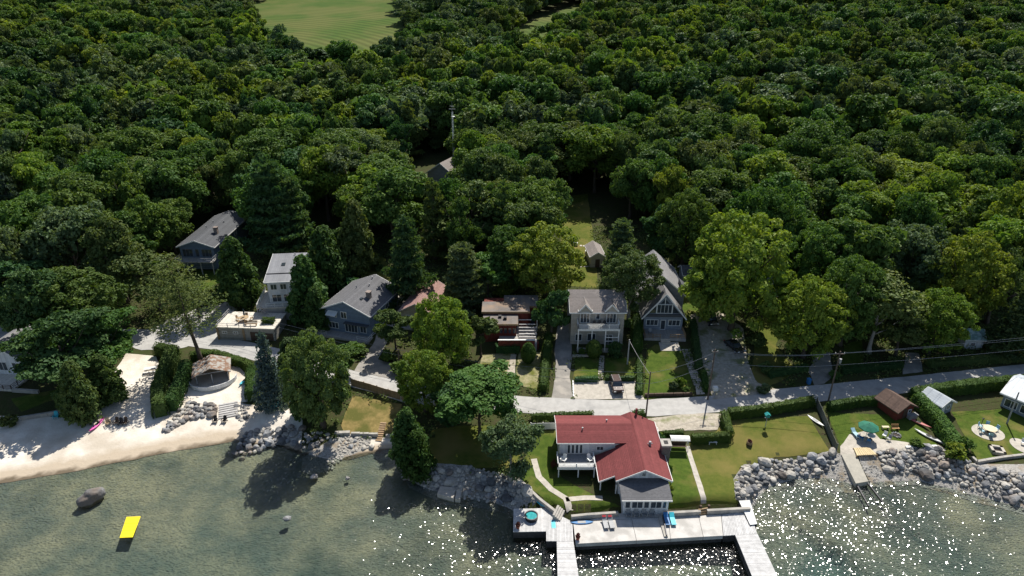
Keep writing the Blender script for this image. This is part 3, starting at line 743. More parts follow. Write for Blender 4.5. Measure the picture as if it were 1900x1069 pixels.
# ------------------------------------------------------------------ the woods behind
FRONT = pp([(-900,590),(-50,590),(120,565),(250,590),(335,560),(345,505),(420,505),(480,485),(570,475),(640,465),(700,480),(720,470),(800,500),(835,520),(900,510),(1000,505),(1035,470),(1036,350),(1106,345),(1112,430),(1190,440),(1260,470),(1330,500),(1420,540),(1560,580),(1700,590),(1820,580),(1900,600),(2700,600)])
def front_y(x): return interp(sorted(FRONT), x)
HOLES = [pp([(440,14),(560,-14),(700,-28),(745,10),(760,70),(750,125),(640,156),(545,140),(478,70)]),
         pp([(890,105),(1000,35),(1075,8),(1095,30),(1060,80),(960,118)]),
         pp([(770,350),(770,300),(800,280),(850,280),(868,300),(868,380),(858,430),(795,430),(790,380)]), pp([(1385,320),(1392,285),(1440,280),(1475,335),(1440,352)]),
         pp([(1036,450),(1040,350),(1100,345),(1112,440)]),
         pp([(335,525),(342,480),(380,435),(440,405),(492,405),(480,455),(425,530)]),
         pp([(400,28),(412,10),(430,8),(440,24),(425,34)])]
rf = random.Random(21); WOODS = []
def dens(x, y): return mnoise.noise((x*.02+3.1, y*.02, .7))
yy = 128.0
while yy < 800:
    sp = 8.8 if yy < 300 else 10.0
    xx = -(yy*.80+45)
    while xx < yy*.80+45:
        x = xx + rf.uniform(-.42,.42)*sp; y = yy + rf.uniform(-.42,.42)*sp
        xx += sp
        if y < front_y(x) + 3: continue
        if any(inpoly(x, y, h) for h in HOLES): continue
        if rf.random() < .05: continue
        WOODS.append((x, y))
    yy += sp*.9
print('woods', len(WOODS))
def spec(x, y):
    """form, tone, height, width of a woodland tree; kinds grow in drifts"""
    r = rf.random(); k = mnoise.noise((x*.012, y*.012, 4.2)); k2 = mnoise.noise((x*.03, y*.03, 8.8))
    if r < .08 + (.10 if k2 > .25 and y < 300 else 0): return 'pine', rf.choice(['pine','pine','spruce','olive']), rf.uniform(15,20), rf.uniform(7,9.5)
    if r < .11: return 'cedar', 'cedar', rf.uniform(10,14), rf.uniform(4,6)
    if k > .12: tone = rf.choice(['yellow','yellow','mid','olive','mid'])
    elif k < -.2: tone = rf.choice(['pale','olive','mid','dark','pale'])
    else: tone = rf.choice(['mid','mid','dark','olive','yellow','pale','mid'])
    w = rf.uniform(9.5,14.0) if rf.random() < .65 else rf.uniform(14,18.5)
    return 'broad', tone, rf.uniform(9.5,16)+w*.32, w*1.08
def fitted(x, y):
    f_, t_, h, w = spec(x, y); gz = hgt(x,y); px_ = 950+FPX*x/(y*CP-(gz+10-CAM_Z)*SP)
    if 775 < px_ < 872 and y < 188:                     # young growth in front of the house in the woods
        a, b, c = ray(950, 332); h = min(h, max(5, CAM_Z+y*c/b-gz)); w = min(w, 10)
    return f_, t_, h, w
specs = [(x, y) + fitted(x, y) for x, y in WOODS]
inview = []
for i, s in enumerate(specs):
    x, y = s[0], s[1]
    f = y*CP + (CAM_Z-hgt(x,y)-10)*SP
    if abs(x)/f*FPX < 965: inview.append((f, i))
inview.sort(); near = set(i for _, i in inview[:238])
LAB = {'mid':'green','yellow':'yellow-green','dark':'dark green','olive':'olive-green','pale':'pale grey-green','pine':'dark green','spruce':'blackish','cedar':'dark green'}
MARKS = [(60,'at the left edge'),(170,'up from the leftmost beach trees'),(300,'left of the long blue-grey cottage'),(430,'behind the long blue-grey cottage'),(540,'behind the tallest pine'),(650,'up from the blue cottage'),(745,'up from the pink-roofed cottage'),(860,'around the roof deep in the woods'),(985,'up from the red flat-roofed cottage'),(1110,'beside the long back lawn'),(1215,'up from the beige house'),(1330,'up from the grey gable cottage'),(1450,'up from the giant round maple'),(1580,'up from the dark board fence'),(1720,'up from the red shed'),(1850,'up from the turquoise-roofed shed'),(9999,'at the right edge')]
def where(x, y, z):
    f = y*CP-(z-CAM_Z)*SP; px_ = 950+FPX*x/f
    d = y - front_y(x); rank = 'front wood row' if d < 14 else ('second wood row' if d < 26 else ('third wood row' if d < 38 else ('fourth wood row' if d < 50 else 'back woods')))
    return rank, next(m for l, m in MARKS if px_ < l)
NM = {'broad':('broadleaf_tree','broadleaf tree'),'pine':('pine_tree','pine'),'cedar':('cedar_tree','cedar')}
rest = []
for i, (x, y, form, tone, h, w) in enumerate(specs):
    if i in near:
        nm, kind = NM[form]
        fm = 'big' if form == 'broad' else form
        rank, mk = where(x, y, hgt(x,y)+8); sz = ('broad ' if w > 14.5 else '') if form == 'broad' else ''
        plant_tree(nm, '%s%s %s in the %s, %s' % (sz, LAB[tone], kind, rank, mk), x, y, hgt(x,y), h, w, fm, tone,
                   group='%s%s %s, %s, %s' % (sz, LAB[tone], kind, rank, mk), lift=.08 if form == 'broad' else (.08 if form=='pine' else None))
    else: rest.append((x, y, form, tone, h, w))
# everything further back reads as one mass of crowns
kinds = []
for form, tones, k in (('broad',('mid','yellow','dark','olive','pale'),6),('pine',('pine','spruce','olive'),2),('cedar',('cedar',),2)):
    for tn in tones:
        for j in range(k if form != 'broad' else 3): kinds.append((form, tn, (j*2 + tones.index(tn)) % len(CROWNS[form])))
src_col = bpy.data.collections.new('woodland_kinds')
kind_index = {}
for n_, (form, tn, j) in enumerate(kinds):
    o = bpy.data.objects.new('kind_%02d' % n_, CROWNS[form][j]); o.material_slots[0].link = 'OBJECT'; o.material_slots[0].material = LMAT(tn)
    src_col.objects.link(o); kind_index.setdefault((form, tn), []).append(n_)
def woodland():
    me = bpy.data.meshes.new('woodland'); me.from_pydata([(x, y, hgt(x,y)+h*.08) for x,y,_,_,h,_ in rest], [], []); me.update()
    A = me.attributes.new('kind', 'INT', 'POINT'); A.data.foreach_set('value', [rf.choice(kind_index[(f,t)]) for _,_,f,t,_,_ in rest])
    S = me.attributes.new('size', 'FLOAT_VECTOR', 'POINT'); S.data.foreach_set('vector', [c for _,_,_,_,h,w in rest for c in (w,w,h*.93)])
    Q = me.attributes.new('spin', 'FLOAT_VECTOR', 'POINT'); Q.data.foreach_set('vector', [c for _ in rest for c in (0,0,rf.uniform(0,6.28))])
    o = link(bpy.data.objects.new('distant_woods', me)); o['kind'] = 'stuff'
    tag(o, 'dense mass of tree crowns covering the hill beyond the near woods', 'woods')
    ng = bpy.data.node_groups.new('woodland', 'GeometryNodeTree')
    ng.interface.new_socket('Geometry', in_out='INPUT', socket_type='NodeSocketGeometry'); ng.interface.new_socket('Geometry', in_out='OUTPUT', socket_type='NodeSocketGeometry')
    N = ng.nodes.new; L = ng.links.new
    gi, go = N('NodeGroupInput'), N('NodeGroupOutput'); iop = N('GeometryNodeInstanceOnPoints'); ci = N('GeometryNodeCollectionInfo')
    ci.inputs['Collection'].default_value = src_col; ci.inputs['Separate Children'].default_value = True; ci.inputs['Reset Children'].default_value = True
    def named(nm, dt):
        a = N('GeometryNodeInputNamedAttribute'); a.data_type = dt; a.inputs['Name'].default_value = nm; return a.outputs['Attribute']
    L(gi.outputs[0], iop.inputs['Points']); L(ci.outputs[0], iop.inputs['Instance']); iop.inputs['Pick Instance'].default_value = True
    L(named('kind','INT'), iop.inputs['Instance Index']); L(named('size','FLOAT_VECTOR'), iop.inputs['Scale'])
    er = N('FunctionNodeEulerToRotation'); L(named('spin','FLOAT_VECTOR'), er.inputs[0]); L(er.outputs[0], iop.inputs['Rotation'])
    L(iop.outputs[0], go.inputs[0])
    o.modifiers.new('woodland', 'NODES').node_group = ng
woodland()
# ------------------------------------------------------------------ building parts
def roofmat(name, c, c2=None): return mat(name, c, c2 or tuple(x*.72 for x in c), 3.0, .9, bump=.25, bscale=10, lines=('Z',.11,.5), col3=tuple(x*.8 for x in c), scale3=.4)
ROOF_GREY = roofmat('grey_shingles', (.155,.155,.165)); ROOF_CHAR = roofmat('charcoal_shingles', (.10,.105,.115))
ROOF_BROWN = roofmat('brown_shingles', (.30,.265,.245)); ROOF_RED = roofmat('red_shingles', (.215,.055,.055), (.165,.043,.043))
ROOF_PINK = roofmat('faded_red_shingles', (.36,.215,.19)); ROOF_METAL = mat('grey_metal_roof', (.23,.235,.25), (.19,.195,.21), .8, .55, metal=.1, lines=('X',.4,.4))
ROOF_TAR = mat('flat_roof_gravel', (.21,.185,.17), (.15,.135,.125), 1.0, .95, bump=.3, lines=('X',.9,.15), col3=(.27,.20,.15), scale3=.25)
ROOF_SLATE = roofmat('slate_grey_shingles', (.265,.26,.265)); ROOF_BARK = roofmat('rust_brown_shingles', (.15,.10,.08))
ROOF_WHITE = mat('white_metal_roof', (.50,.55,.60), (.42,.46,.50), 1.0, .45, lines=('X',.35,.4)); ROOF_TEAL = mat('mossy_teal_roof', (.20,.33,.33), (.12,.19,.18), 2.0, .7, col3=(.34,.45,.46), scale3=1.1)
W_BLUE = mat('blue_siding', (.17,.23,.31), (.14,.19,.26), 1.5, .7, lines=('Z',.16,.5)); W_GREYBLUE = mat('grey_blue_siding', (.24,.28,.33), None, 1.5, .7, lines=('Z',.16,.5))
W_WHITE = mat('white_siding', (.70,.71,.72), (.60,.61,.62), 1.5, .65, lines=('X',.3,.5)); W_BEIGE = mat('beige_siding', (.46,.42,.36), (.39,.36,.31), 1.5, .75, lines=('Z',.16,.5))
W_GREY = mat('grey_siding', (.30,.31,.33), (.25,.26,.28), 1.5, .7, lines=('Z',.16,.5)); W_RED = mat('barn_red_boards', (.19,.045,.03), (.13,.032,.022), 2, .8, lines=('X',.3,.4))
W_CREAM = mat('cream_siding', (.50,.43,.33), None, 1.5, .75, lines=('Z',.16,.5)); W_CONC = mat('block_wall', (.36,.34,.30), (.28,.26,.23), 2, .9, bump=.2, lines=('Z',.2,.3))
DECK = mat('deck_boards', (.42,.40,.37), (.33,.31,.29), 2, .85, lines=('X',.15,.4)); DECKWHITE = mat('pale_deck_boards', (.66,.62,.54), (.54,.50,.43), 2, .85, lines=('X',.15,.4))
SHADE_CURT = mat('window_blind', (.55,.55,.52), None, 3, .7)
def win(parent, face, u, v, w, h, cols=2, hw=0, hd=0, fr=None, glass=None, name='window', t=.09, y0=0.0):
    """window on a wall: face f(ront, y=y0) / l(eft) / r(ight) of a body hw half wide; u = centre along the wall, v = sill height"""
    fr = fr or WHITE
    if face == 'f': O, U, N = Vector((u-w/2, y0, v)), Vector((1,0,0)), Vector((0,-1,0))
    elif face == 'l': O, U, N = Vector((-hw, u+w/2, v)), Vector((0,-1,0)), Vector((-1,0,0))
    else: O, U, N = Vector((hw, u-w/2, v)), Vector((0,1,0)), Vector((1,0,0))
    Z = Vector((0,0,1)); b = MB(); d = .07
    b.obox(O-N*.02, U*w, Z*t, N*(d+.02)); b.obox(O+Z*(h-t)-N*.02, U*w, Z*t, N*(d+.02))
    for k in range(cols+1):
        tt = t if k in (0, cols) else t*.7
        b.obox(O + U*((w-tt)*k/cols) + Z*t - N*.02, U*tt, Z*(h-2*t), N*(d+.02))
    f = b.build(name, fr, parent)
    MB().obox(O+U*t*.5+Z*t*.5+N*.01, U*(w-t), Z*(h-t), N*.02).build('pane', glass or GLASS, f)
    return f
def gable_body(b, x0, x1, y0, y1, z0, ze, zr, axis):
    if axis == 'x': m = (y0+y1)/2; b.extr([(y0,z0),(y1,z0),(y1,ze),(m,zr),(y0,ze)], 'x', x0, x1)
    else: m = (x0+x1)/2; b.extr([(x0,z0),(x1,z0),(x1,ze),(m,zr),(x0,ze)], 'y', y0, y1)
def gable_roof(b, x0, x1, y0, y1, ze, zr, axis, oh=.4, th=.14, fb=None, mid=None):
    """two pitched slabs over the walls; fb collects the fascia boards"""
    if axis == 'x': a0, a1, c0, c1 = y0, y1, x0-oh, x1+oh
    else: a0, a1, c0, c1 = x0, x1, y0-oh, y1+oh
    m = (a0+a1)/2 if mid is None else mid
    for s, e in ((-1,a0),(1,a1)):
        half = abs(e-m); k = (zr-ze)/half; ee = e + s*oh; zee = ze - k*oh
        prof = [(m, zr+.02), (m, zr+th+.02), (ee, zee+th+.02), (ee, zee+.02)]
        if axis == 'x': b.extr(prof, 'x', c0, c1)
        else: b.extr(prof, 'y', c0, c1)
        if fb is not None:
            def P(a, c, z): return (c, a, z) if axis == 'x' else (a, c, z)
            fb.bar(P(ee+s*.03, c0, zee+.02), P(ee+s*.03, c1, zee+.02), .06, .2)
            for c in (c0-.03, c1+.03): fb.bar(P(ee, c, zee+.04), P(m, c, zr+.04), .06, .24)
def gable_house(name, label, x, y, z, rz, w, d, he, hr, axis, wm, rm, trim=None, oh=.4, found=3.0, cat='house', group=None, chimney=None):
    t = thing(name, label, cat, (x,y,z), rz, group)
    b = MB(); gable_body(b, -w/2, w/2, 0, d, -found, he, hr, axis); b.build('wall', wm, t)
    b, fb = MB(), MB(); gable_roof(b, -w/2, w/2, 0, d, he, hr, axis, oh, fb=fb); r = b.build('roof', rm, t); fb.build('fascia', trim or WHITE, t)
    if chimney:
        for cx, cy, cz, cw, ch in chimney:
            MB().box(cx-cw/2, cx+cw/2, cy-cw/2, cy+cw/2, cz-1.0, cz+ch).box(cx-cw*.62, cx+cw*.62, cy-cw*.62, cy+cw*.62, cz+ch, cz+ch+.12).build('chimney', MATS.get('chimney_brick') or mat('chimney_brick', (.30,.25,.22), (.20,.16,.14), 4, .9, lines=('Z',.08,.5)), r)
    return t
def vents(parent, pts):
    for x, y, z in pts: MB().tube((x,y,z-.35),(x,y,z+.3),.09,.09,7).tube((x,y,z+.3),(x,y,z+.38),.14,.14,7).build('roof_vent', GREYPAINT, parent)
def railing(parent, pts, h=1.0, m=None, n=3, post=1.6, name='railing', th=.06, balusters=0):
    """posts and rails along a polyline; one part"""
    b = MB(); m = m or WHITE
    for p, q in zip(pts, pts[1:]):
        p, q = Vector(p), Vector(q); L_ = (q-p).length; k = max(1, round(L_/post))
        for i in range(k+1):
            c = p.lerp(q, i/k); b.box(c.x-th*.8, c.x+th*.8, c.y-th*.8, c.y+th*.8, c.z, c.z+h)
        for i in range(n):
            zz = Vector((0,0,h*(i+1)/n - .03)); b.bar(p+zz, q+zz, th, th)
        if balusters:
            kk = int(L_/balusters)
            for i in range(1, kk):
                c = p.lerp(q, i/kk); b.box(c.x-.02,c.x+.02,c.y-.02,c.y+.02,c.z+.1,c.z+h-.05)
    return b.build(name, m, parent)
def stairs(parent, p, q, w, n, m, name='step', riser=True):
    """flight from p (bottom) to q (top); every step its own part"""
    p, q = Vector(p), Vector(q); d = q-p; u = Vector((d.x,d.y,0)); run = u.length/n; u.normalize(); s = Vector((-u.y,u.x,0)); rise = d.z/n
    me = None
    for i in range(n):
        c = p + u*run*i + Vector((0,0,rise*i))
        o = MB().obox(c - s*w/2 + Vector((0,0,-.45 if riser else rise-.07)), u*(run*1.06), s*w, Vector((0,0,.45+rise if riser else .07))).build(name, m, parent)
def posts(parent, pts, z0, z1, th, m, name='post'):
    for x, y in pts: MB().box(x-th/2,x+th/2,y-th/2,y+th/2,z0,z1).build(name, m, parent)

# ------------------------------------------------------------------ H: beige house with two dormers and a white balcony
def house_beige():
    t = gable_house('beige_house','beige house with two front dormers and a white upper balcony','', 0,0,0,0,0,0,0,'x',None,None) if False else None
    x, y, z = 15.85, 110.9, 3.9
    t = gable_house('beige_house', 'beige house with brown roof, two dormers and white upper balcony', x, y, z, 0, 9.8, 8.4, 7.2, 9.5, 'x', W_BEIGE, ROOF_BROWN, oh=.35)
    for cx in (-2.4, 2.45):
        b = MB(); b.extr([(cx-1.05,4.85),(cx+1.05,4.85),(cx+1.05,7.6),(cx,8.7),(cx-1.05,7.6)], 'y', -.25, 2.3)
        dm = b.build('dormer', W_BEIGE, t)
        b, fb = MB(), MB(); gable_roof(b, cx-1.05, cx+1.05, -.3, 2.4, 7.6, 8.75, 'y', .22, .1, fb); b.build('dormer_roof', ROOF_BROWN, dm); fb.build('fascia', WHITE, dm)
        win(dm, 'f', cx, 4.95, 1.8, 2.3, 3, y0=-.26, name='french_door')
    win(t, 'f', 0, 5.6, .8, 1.3, 1); win(t, 'f', -.0-1.0, 1.0, 1.6, 1.6, 2); win(t, 'f', 2.2, .2, 1.6, 2.1, 2, name='patio_door'); win(t, 'f', -3.4, 1.0, 1.3, 1.5, 2)
    win(t, 'l', 3, 5.0, 1.0, 1.2, 2, hw=4.9); win(t, 'r', 3, 5.0, 1.0, 1.2, 2, hw=4.9)
    MB().box(-3.8, 3.8, -2.3, -.02, 4.55, 4.75).build('balcony_floor', DECK, t)
    MB().box(-3.85, 3.85, -2.38, -2.3, 4.42, 4.82).build('balcony_fascia', WHITE, t)
    railing(t, [(-3.75,-.1,4.75),(-3.75,-2.25,4.75),(3.75,-2.25,4.75),(3.75,-.1,4.75)], 1.05, n=4, post=1.9, th=.07)
    posts(t, [(-3.7,-2.2),(-1.2,-2.2),(1.3,-2.2),(3.7,-2.2)], -.8, 4.55, .18, WHITE)
    MB().box(-3.8,3.8,-2.5,0,-1.2,.12).build('porch_floor', CONC, t)
    MB().bar((1.3,-2.2,2.2),(3.7,-2.2,2.2),.08,.14).bar((1.3,-2.2,3.0),(3.7,-2.2,3.0),.08,.14).build('lattice', WHITE, t)
    MB().box(-5.0,-4.0,-.1,8.2,7.1,7.2).build('soffit', WHITE, t) if False else None
    return t
house_beige()
# ------------------------------------------------------------------ I: grey cottage with A-frame front
def house_aframe():
    x, y, z = 29.1, 115.3, 4.7
    t = gable_house('grey_gable_cottage', 'grey cottage with steep A-frame front gable and taller rear roof', x, y, z, R(-2), 7.4, 6.0, 3.3, 7.9, 'y', W_GREYBLUE, ROOF_SLATE, oh=.55)
    b = MB(); gable_body(b, -4.1, 4.8, 5.9, 18.5, -3, 4.9, 8.7, 'y'); b.build('rear_wall', W_GREY, t)
    b, fb = MB(), MB(); gable_roof(b, -4.1, 4.8, 5.9, 18.5, 4.9, 8.75, 'y', .45, fb=fb); b.build('rear_roof', ROOF_SLATE, t); fb.build('fascia', WHITE, t)
    MB().extr([(4.3,4.6),(6.2,4.6),(6.2,5.0),(4.3,6.6)], 'y', 7.0, 10.0).build('side_dormer', ROOF_CHAR, t)
    MB().box(-3.7,3.7,-.28,-.02,3.0,3.55).build('pent_roof', ROOF_CHAR, t)
    f = win(t, 'f', 0, 3.7, 2.9, 1.9, 4, y0=-.02, name='gable_window')
    tri = MB(); 
    for s in (-1,1):
        tri.add([(s*1.6,-.05,3.75),(s*2.9,-.05,3.75),(s*1.6,-.05,5.3)], [(0,1,2)])
    tri.add([(-.9,-.05,5.75),(.9,-.05,5.75),(0,-.05,6.75)], [(0,1,2)])
    tri.build('gable_glazing', GLASS, t)
    MB().bar((0,-.08,5.7),(0,-.08,7.0),.12).bar((-1.5,-.08,3.7),(-1.5,-.08,5.9),.12).bar((1.5,-.08,3.7),(1.5,-.08,5.9),.12).build('mullion', WHITE, t)
    for u, w_ in ((-2.1,2.3),(2.1,2.3)): win(t, 'f', u, 1.0, w_, 1.3, 3)
    win(t, 'f', 0, .15, 1.0, 2.1, 1, name='front_door')
    win(t, 'f', .35, 6.9, 1.0, 1.0, 2, y0=5.88)
    MB().box(-3.9,3.9,-3.4,-.02,-1.5,.1).build('porch_deck', DECK, t)
    for s in (-1,1): railing(t, [(s*.9,-3.35,.1),(s*3.8,-3.35,.1),(s*3.8,-.2,.1)], .9, WOODTAN, n=2, balusters=.25)
    stairs(t, (0,-5.6,-1.3), (0,-3.4,.1), 1.8, 7, PAVE)
    return t
house_aframe()
# ------------------------------------------------------------------ G: red flat-roofed cottage
def house_red():
    t = thing('red_flat_roofed_cottage', 'dark red flat-roofed cottage with stepped roofs and slatted deck', 'house', (0,112,4.1), 0)
    MB().box(-5.2,.8,0,3.4,-2.5,3.7).build('front_wall', W_RED, t); MB().box(-5.5,1.15,-.45,3.3,3.72,3.98).build('front_roof', ROOF_TAR, t)
    MB().box(-5.5,3.1,3.45,9.8,-2.5,4.3).build('rear_wall', W_RED, t)
    MB().prism([(-5.8,3.32),(2.9,3.32),(3.4,3.32),(3.4,5.6),(5.2,5.6),(5.2,10.4),(-1.6,10.4),(-1.6,7.6),(-5.8,7.6)], 4.32, 4.6).build('rear_roof', ROOF_TAR, t)
    MB().box(3.15,5.0,5.7,10.1,-2.5,4.3).build('side_wall', W_RED, t)
    MB().box(-5.55,1.2,-.5,-.44,3.68,4.02).build('fascia', WOODTAN, t); MB().box(-5.85,3.45,3.26,3.32,4.28,4.64).box(3.4,5.25,5.54,5.6,4.28,4.64).build('rear_fascia', WOODTAN, t)
    for k in range(7): win(t, 'f', -4.5+k*.82, 1.7, .7, 1.3, 1, fr=W_RED)
    MB().box(-1.6,-1.0,1.2,1.8,3.98,4.5).build('roof_vent', DARKMETAL, t); MB().box(-2.6,-2.0,1.9,2.5,3.98,4.4).build('roof_vent', DARKMETAL, t)
    win(t, 'f', 4.1, .6, .9, 3.0, 1, y0=5.69, fr=WOODDARK, name='side_door')
    MB().box(-2.4,4.6,-3.0,-.02,-2.5,1.2).box(.82,4.6,-.02,3.4,-2.5,1.2).build('deck', DECK, t)
    MB().box(-2.5,4.2,-3.2,-3.02,-2.5,2.1).build('deck_parapet', W_RED, t); MB().box(-2.6,4.3,-3.28,-2.94,2.1,2.2).build('parapet_cap', WHITE, t)
    MB().box(4.25,5.0,-2.5,-1.5,-2.5,1.0).build('deck_end_wall', W_RED, t)
    for k in range(6): MB().box(1.3,4.7 - .25*(k%2),-1.9+k*.72,-1.62+k*.72,1.2+.28*k,1.34+.28*k).build('slat_step', WOODGREY, t)
    posts(t, [(1.15,2.9),(4.8,2.9)], -1, 3.2, .12, WHITE); MB().bar((1.1,2.9,3.1),(4.9,2.9,3.1),.12).build('beam', WHITE, t)
    return t
house_red()
# ------------------------------------------------------------------ E, C, B, F: cottages on the left
def house_blue():
    x, y, z = -32.1, 116.3, 3.6
    t = gable_house('blue_cottage', 'blue cottage with dark grey gable roof, awning and side deck', x, y, z, R(-18), 10.2, 12.0, 4.7, 6.9, 'y', W_BLUE, ROOF_GREY, oh=.5, chimney=[(2.7,4.6,6.0,.8,1.1)])
    vents(t, [(-.9,6.2,6.9),(1.0,8.0,6.7),(.3,10.6,7.0)])
    MB().box(1.6,2.2,2.6,3.4,6.15,6.35).build('skylight', GLASS, t)
    win(t,'f',-3.0,.5,2.2,1.4,3); win(t,'f',.9,.2,2.8,1.9,4,name='patio_door'); win(t,'f',3.5,.5,1.4,1.4,2)
    win(t,'f',-2.8,3.0,1.5,1.4,2); win(t,'f',-.5,3.0,1.3,1.5,2); win(t,'r',3,2.6,1.4,1.2,2,hw=5.1); win(t,'r',7,2.6,1.4,1.2,2,hw=5.1)
    MB().obox((-3.9,-.05,4.3),(2.2,0,0),(0,-1.1,-.5),(0,.03,.06)).build('awning', WHITE, t)
    MB().box(-.3,4.9,-.9,-.02,2.35,2.5).build('pent_roof', ROOF_CHAR, t)
    MB().box(-5.9,5.6,-2.2,-.02,-2.5,-.05).build('deck', DECK, t)
    railing(t, [(-5.8,4,-.05),(-5.8,-2.1,-.05),(-3.4,-2.1,-.05)], .9, WOODGREY, n=3); railing(t, [(3.2,-2.1,-.05),(5.5,-2.1,-.05),(5.5,6,-.05)], .9, WHITE, n=2)
    return t
house_blue()
def house_metal():
    t = thing('metal_roofed_cottage', 'narrow grey cottage with pale metal roof, skylights and raised deck', 'house', (-45.7,123.6,4.0), R(6))
    w = 3.4
    MB().extr([(0,-2),(9.6,-2),(9.6,8.9),(0,7.3)], 'x', -w, w).build('wall', W_WHITE, t)
    MB().extr([(-.6,7.22),(10,8.98),(10,9.12),(-.6,7.36)], 'x', -w-.45, w+.45).build('roof', ROOF_METAL, t)
    MB().bar((-w-.4,-.62,7.28),(w+.4,-.62,7.28),.08,.26).bar((-w-.48,-.6,7.3),(-w-.48,10,9.06),.06,.26).build('fascia', WHITE, t)
    MB().extr([(2.3,7.83),(2.5,7.87),(2.5,7.98),(2.3,7.95)], 'x', -w-.46, w+.46).build('roof_seam', DARKMETAL, t)
    for cx in (-1.0, 2.2): MB().extr([(5.2,8.3),(6.2,8.47),(6.2,8.62),(5.2,8.45)], 'x', cx-.4, cx+.4).build('skylight', GLASS, t)
    vents(t, [(0.8,9.3,9.05)])
    for u in (-2.2,-.3,1.8): win(t,'f',u,5.4,1.3,1.3,2)
    for u,w_ in ((-1.9,1.9),(.4,1.9),(2.4,1.2)): win(t,'f',u,2.7,w_,1.7,2,name='patio_door')
    MB().box(-w-2.3,w+1.2,-1.9,-.02,2.2,2.4).box(-w-2.3,-w-.02,-.02,6,2.2,2.4).build('deck', DECKWHITE, t)
    MB().box(-w-1.2,w+1.0,-1.7,-.04,-2,2.2).build('skirt_boards', WOODGREY, t)
    railing(t, [(-w-2.2,6,2.4),(-w-2.2,-1.8,2.4)], .9, WHITE, n=4); railing(t, [(-w-.4,-1.8,2.4),(w+1.1,-1.8,2.4)], .9, WHITE, n=2)
    stairs(t, (-w+2.2,-2.7,-1.2), (-w-1.6,-2.7,2.4), .9, 12, WOODGREY, riser=False)
    MB().bar((-w+2.2,-2.3,-.6),(-w-1.6,-2.3,3.2),.08,.1).bar((-w+2.2,-3.1,-.6),(-w-1.6,-3.1,3.2),.08,.1).build('handrail', WOODGREY, t)
    posts(t, [(-w-2.2,-1.8),(-w-2.2,2)], -2, 2.2, .16, WOODGREY)
    return t
house_metal()
def house_long():
    t = gable_house('long_blue_grey_cottage', 'long blue-grey cottage with dark gable roof on stilted deck under the woods', -71.6,143.2,5.2, R(-2), 7.8, 19.5, 5.5, 6.9, 'y', W_BLUE, ROOF_CHAR, oh=.5, chimney=[(2.2,6.2,6.5,.8,1.2)])
    vents(t, [(-1.4,9,6.7),(-1.0,12,6.8),(1.4,12.5,6.7)])
    for u,w_ in ((-2.2,2.4),(0,.9),(2.2,2.4)): win(t,'f',u,2.9,w_,1.9,3 if w_>1 else 1,name='patio_door',fr=W_GREYBLUE)
    for v in (4,8,12): win(t,'r',v,3.4,1.3,1.2,2,hw=3.9)
    MB().box(-4.2,4.4,-2.6,-.02,2.5,2.7).build('deck', DECK, t)
    railing(t, [(-4.1,-.1,2.7),(-4.1,-2.5,2.7),(4.3,-2.5,2.7),(4.3,-.1,2.7)], .9, GREYPAINT, n=2)
    posts(t, [(-4,-2.4),(-1.5,-2.4),(1.5,-2.4),(4.2,-2.4)], -1.5, 2.5, .18, WOODGREY)
    return t
house_long()
def house_pink():
    t = gable_house('pink_roofed_cottage', 'small cream cottage with faded pink gable roof between trees', -18.6,117.2,4.4, R(-12), 6.4, 11.0, 3.3, 5.1, 'y', W_CREAM, ROOF_PINK, oh=.45, trim=W_BEIGE)
    for u in (-1.6,.2,1.9): win(t,'f',u,1.0,1.2,1.4,2)
    win(t,'r',4,1.1,1.3,1.2,2,hw=3.2)
    stairs(t, (2.4,-3.4,-1.2),(2.4,-1.0,0.1),1.4,6,CONC)
    MB().box(-3.2,3.2,-1.2,-.02,-2,.05).build('porch_floor', CONC, t)
house_pink()
def house_left_edge():
    t = gable_house('grey_beach_cottage', 'white cottage with grey roof cut by the left edge above the beach', -91.6,104.0,2.0, R(-6), 9.5, 9.0, 3.4, 6.0, 'y', W_WHITE, ROOF_SLATE, oh=.45)
    for u in (-2.5,0.3,3.0): win(t,'f',u,.8,1.7,1.8,2)
    win(t,'r',3,.9,1.5,1.4,2,hw=4.75)
    MB().box(-5,5.2,-4.6,-.02,-2,.05).build('deck', DECKWHITE, t)
    railing(t, [(5.1,-.2,.05),(5.1,-4.5,.05),(2.0,-4.5,.05)], .9, WOODDARK, n=3)
    stairs(t, (-1,-7.2,-1.5),(-1,-4.6,.05),5.4,7,DECKWHITE)
    MB().box(5.3,10.2,-4.8,-4.4,-2,.35).build('garden_wall', CONC, t)
house_left_edge()
def garage():
    t = thing('garage_with_roof_deck', 'concrete block garage built into the bank with a pale roof deck', 'garage', (-51.6,115.1,1.95), R(-4))
    MB().box(-5.7,5.7,0,6.2,-1,3.2).build('wall', W_CONC, t)
    MB().box(-5.85,5.85,-.15,6.3,3.2,3.42).build('roof_deck', DECKWHITE, t)
    MB().box(.9,3.6,-.06,-.01,-.2,2.5).build('garage_door', WOODDARK, t); MB().box(3.8,5.4,-.06,-.01,-.2,2.3).build('entry_door', WOODDARK, t)
    for u in (-4.2,-2.0): win(t,'f',u,1.9,1.0,.6,2)
    MB().box(-.6,-.2,-.12,-.01,-.5,3.1).build('pilaster', WOODTAN, t); MB().box(-5.75,-5.35,-.14,-.01,-.5,3.1).build('pilaster', WOODTAN, t)
    railing(t, [(-5.7,6.0,3.42),(-5.7,0,3.42)], .8, WOODGREY, n=2, post=2.0); railing(t, [(-5.7,0,3.42),(1.2,0,3.42)], .8, WOODGREY, n=2, post=2.2)
    return t
garage()
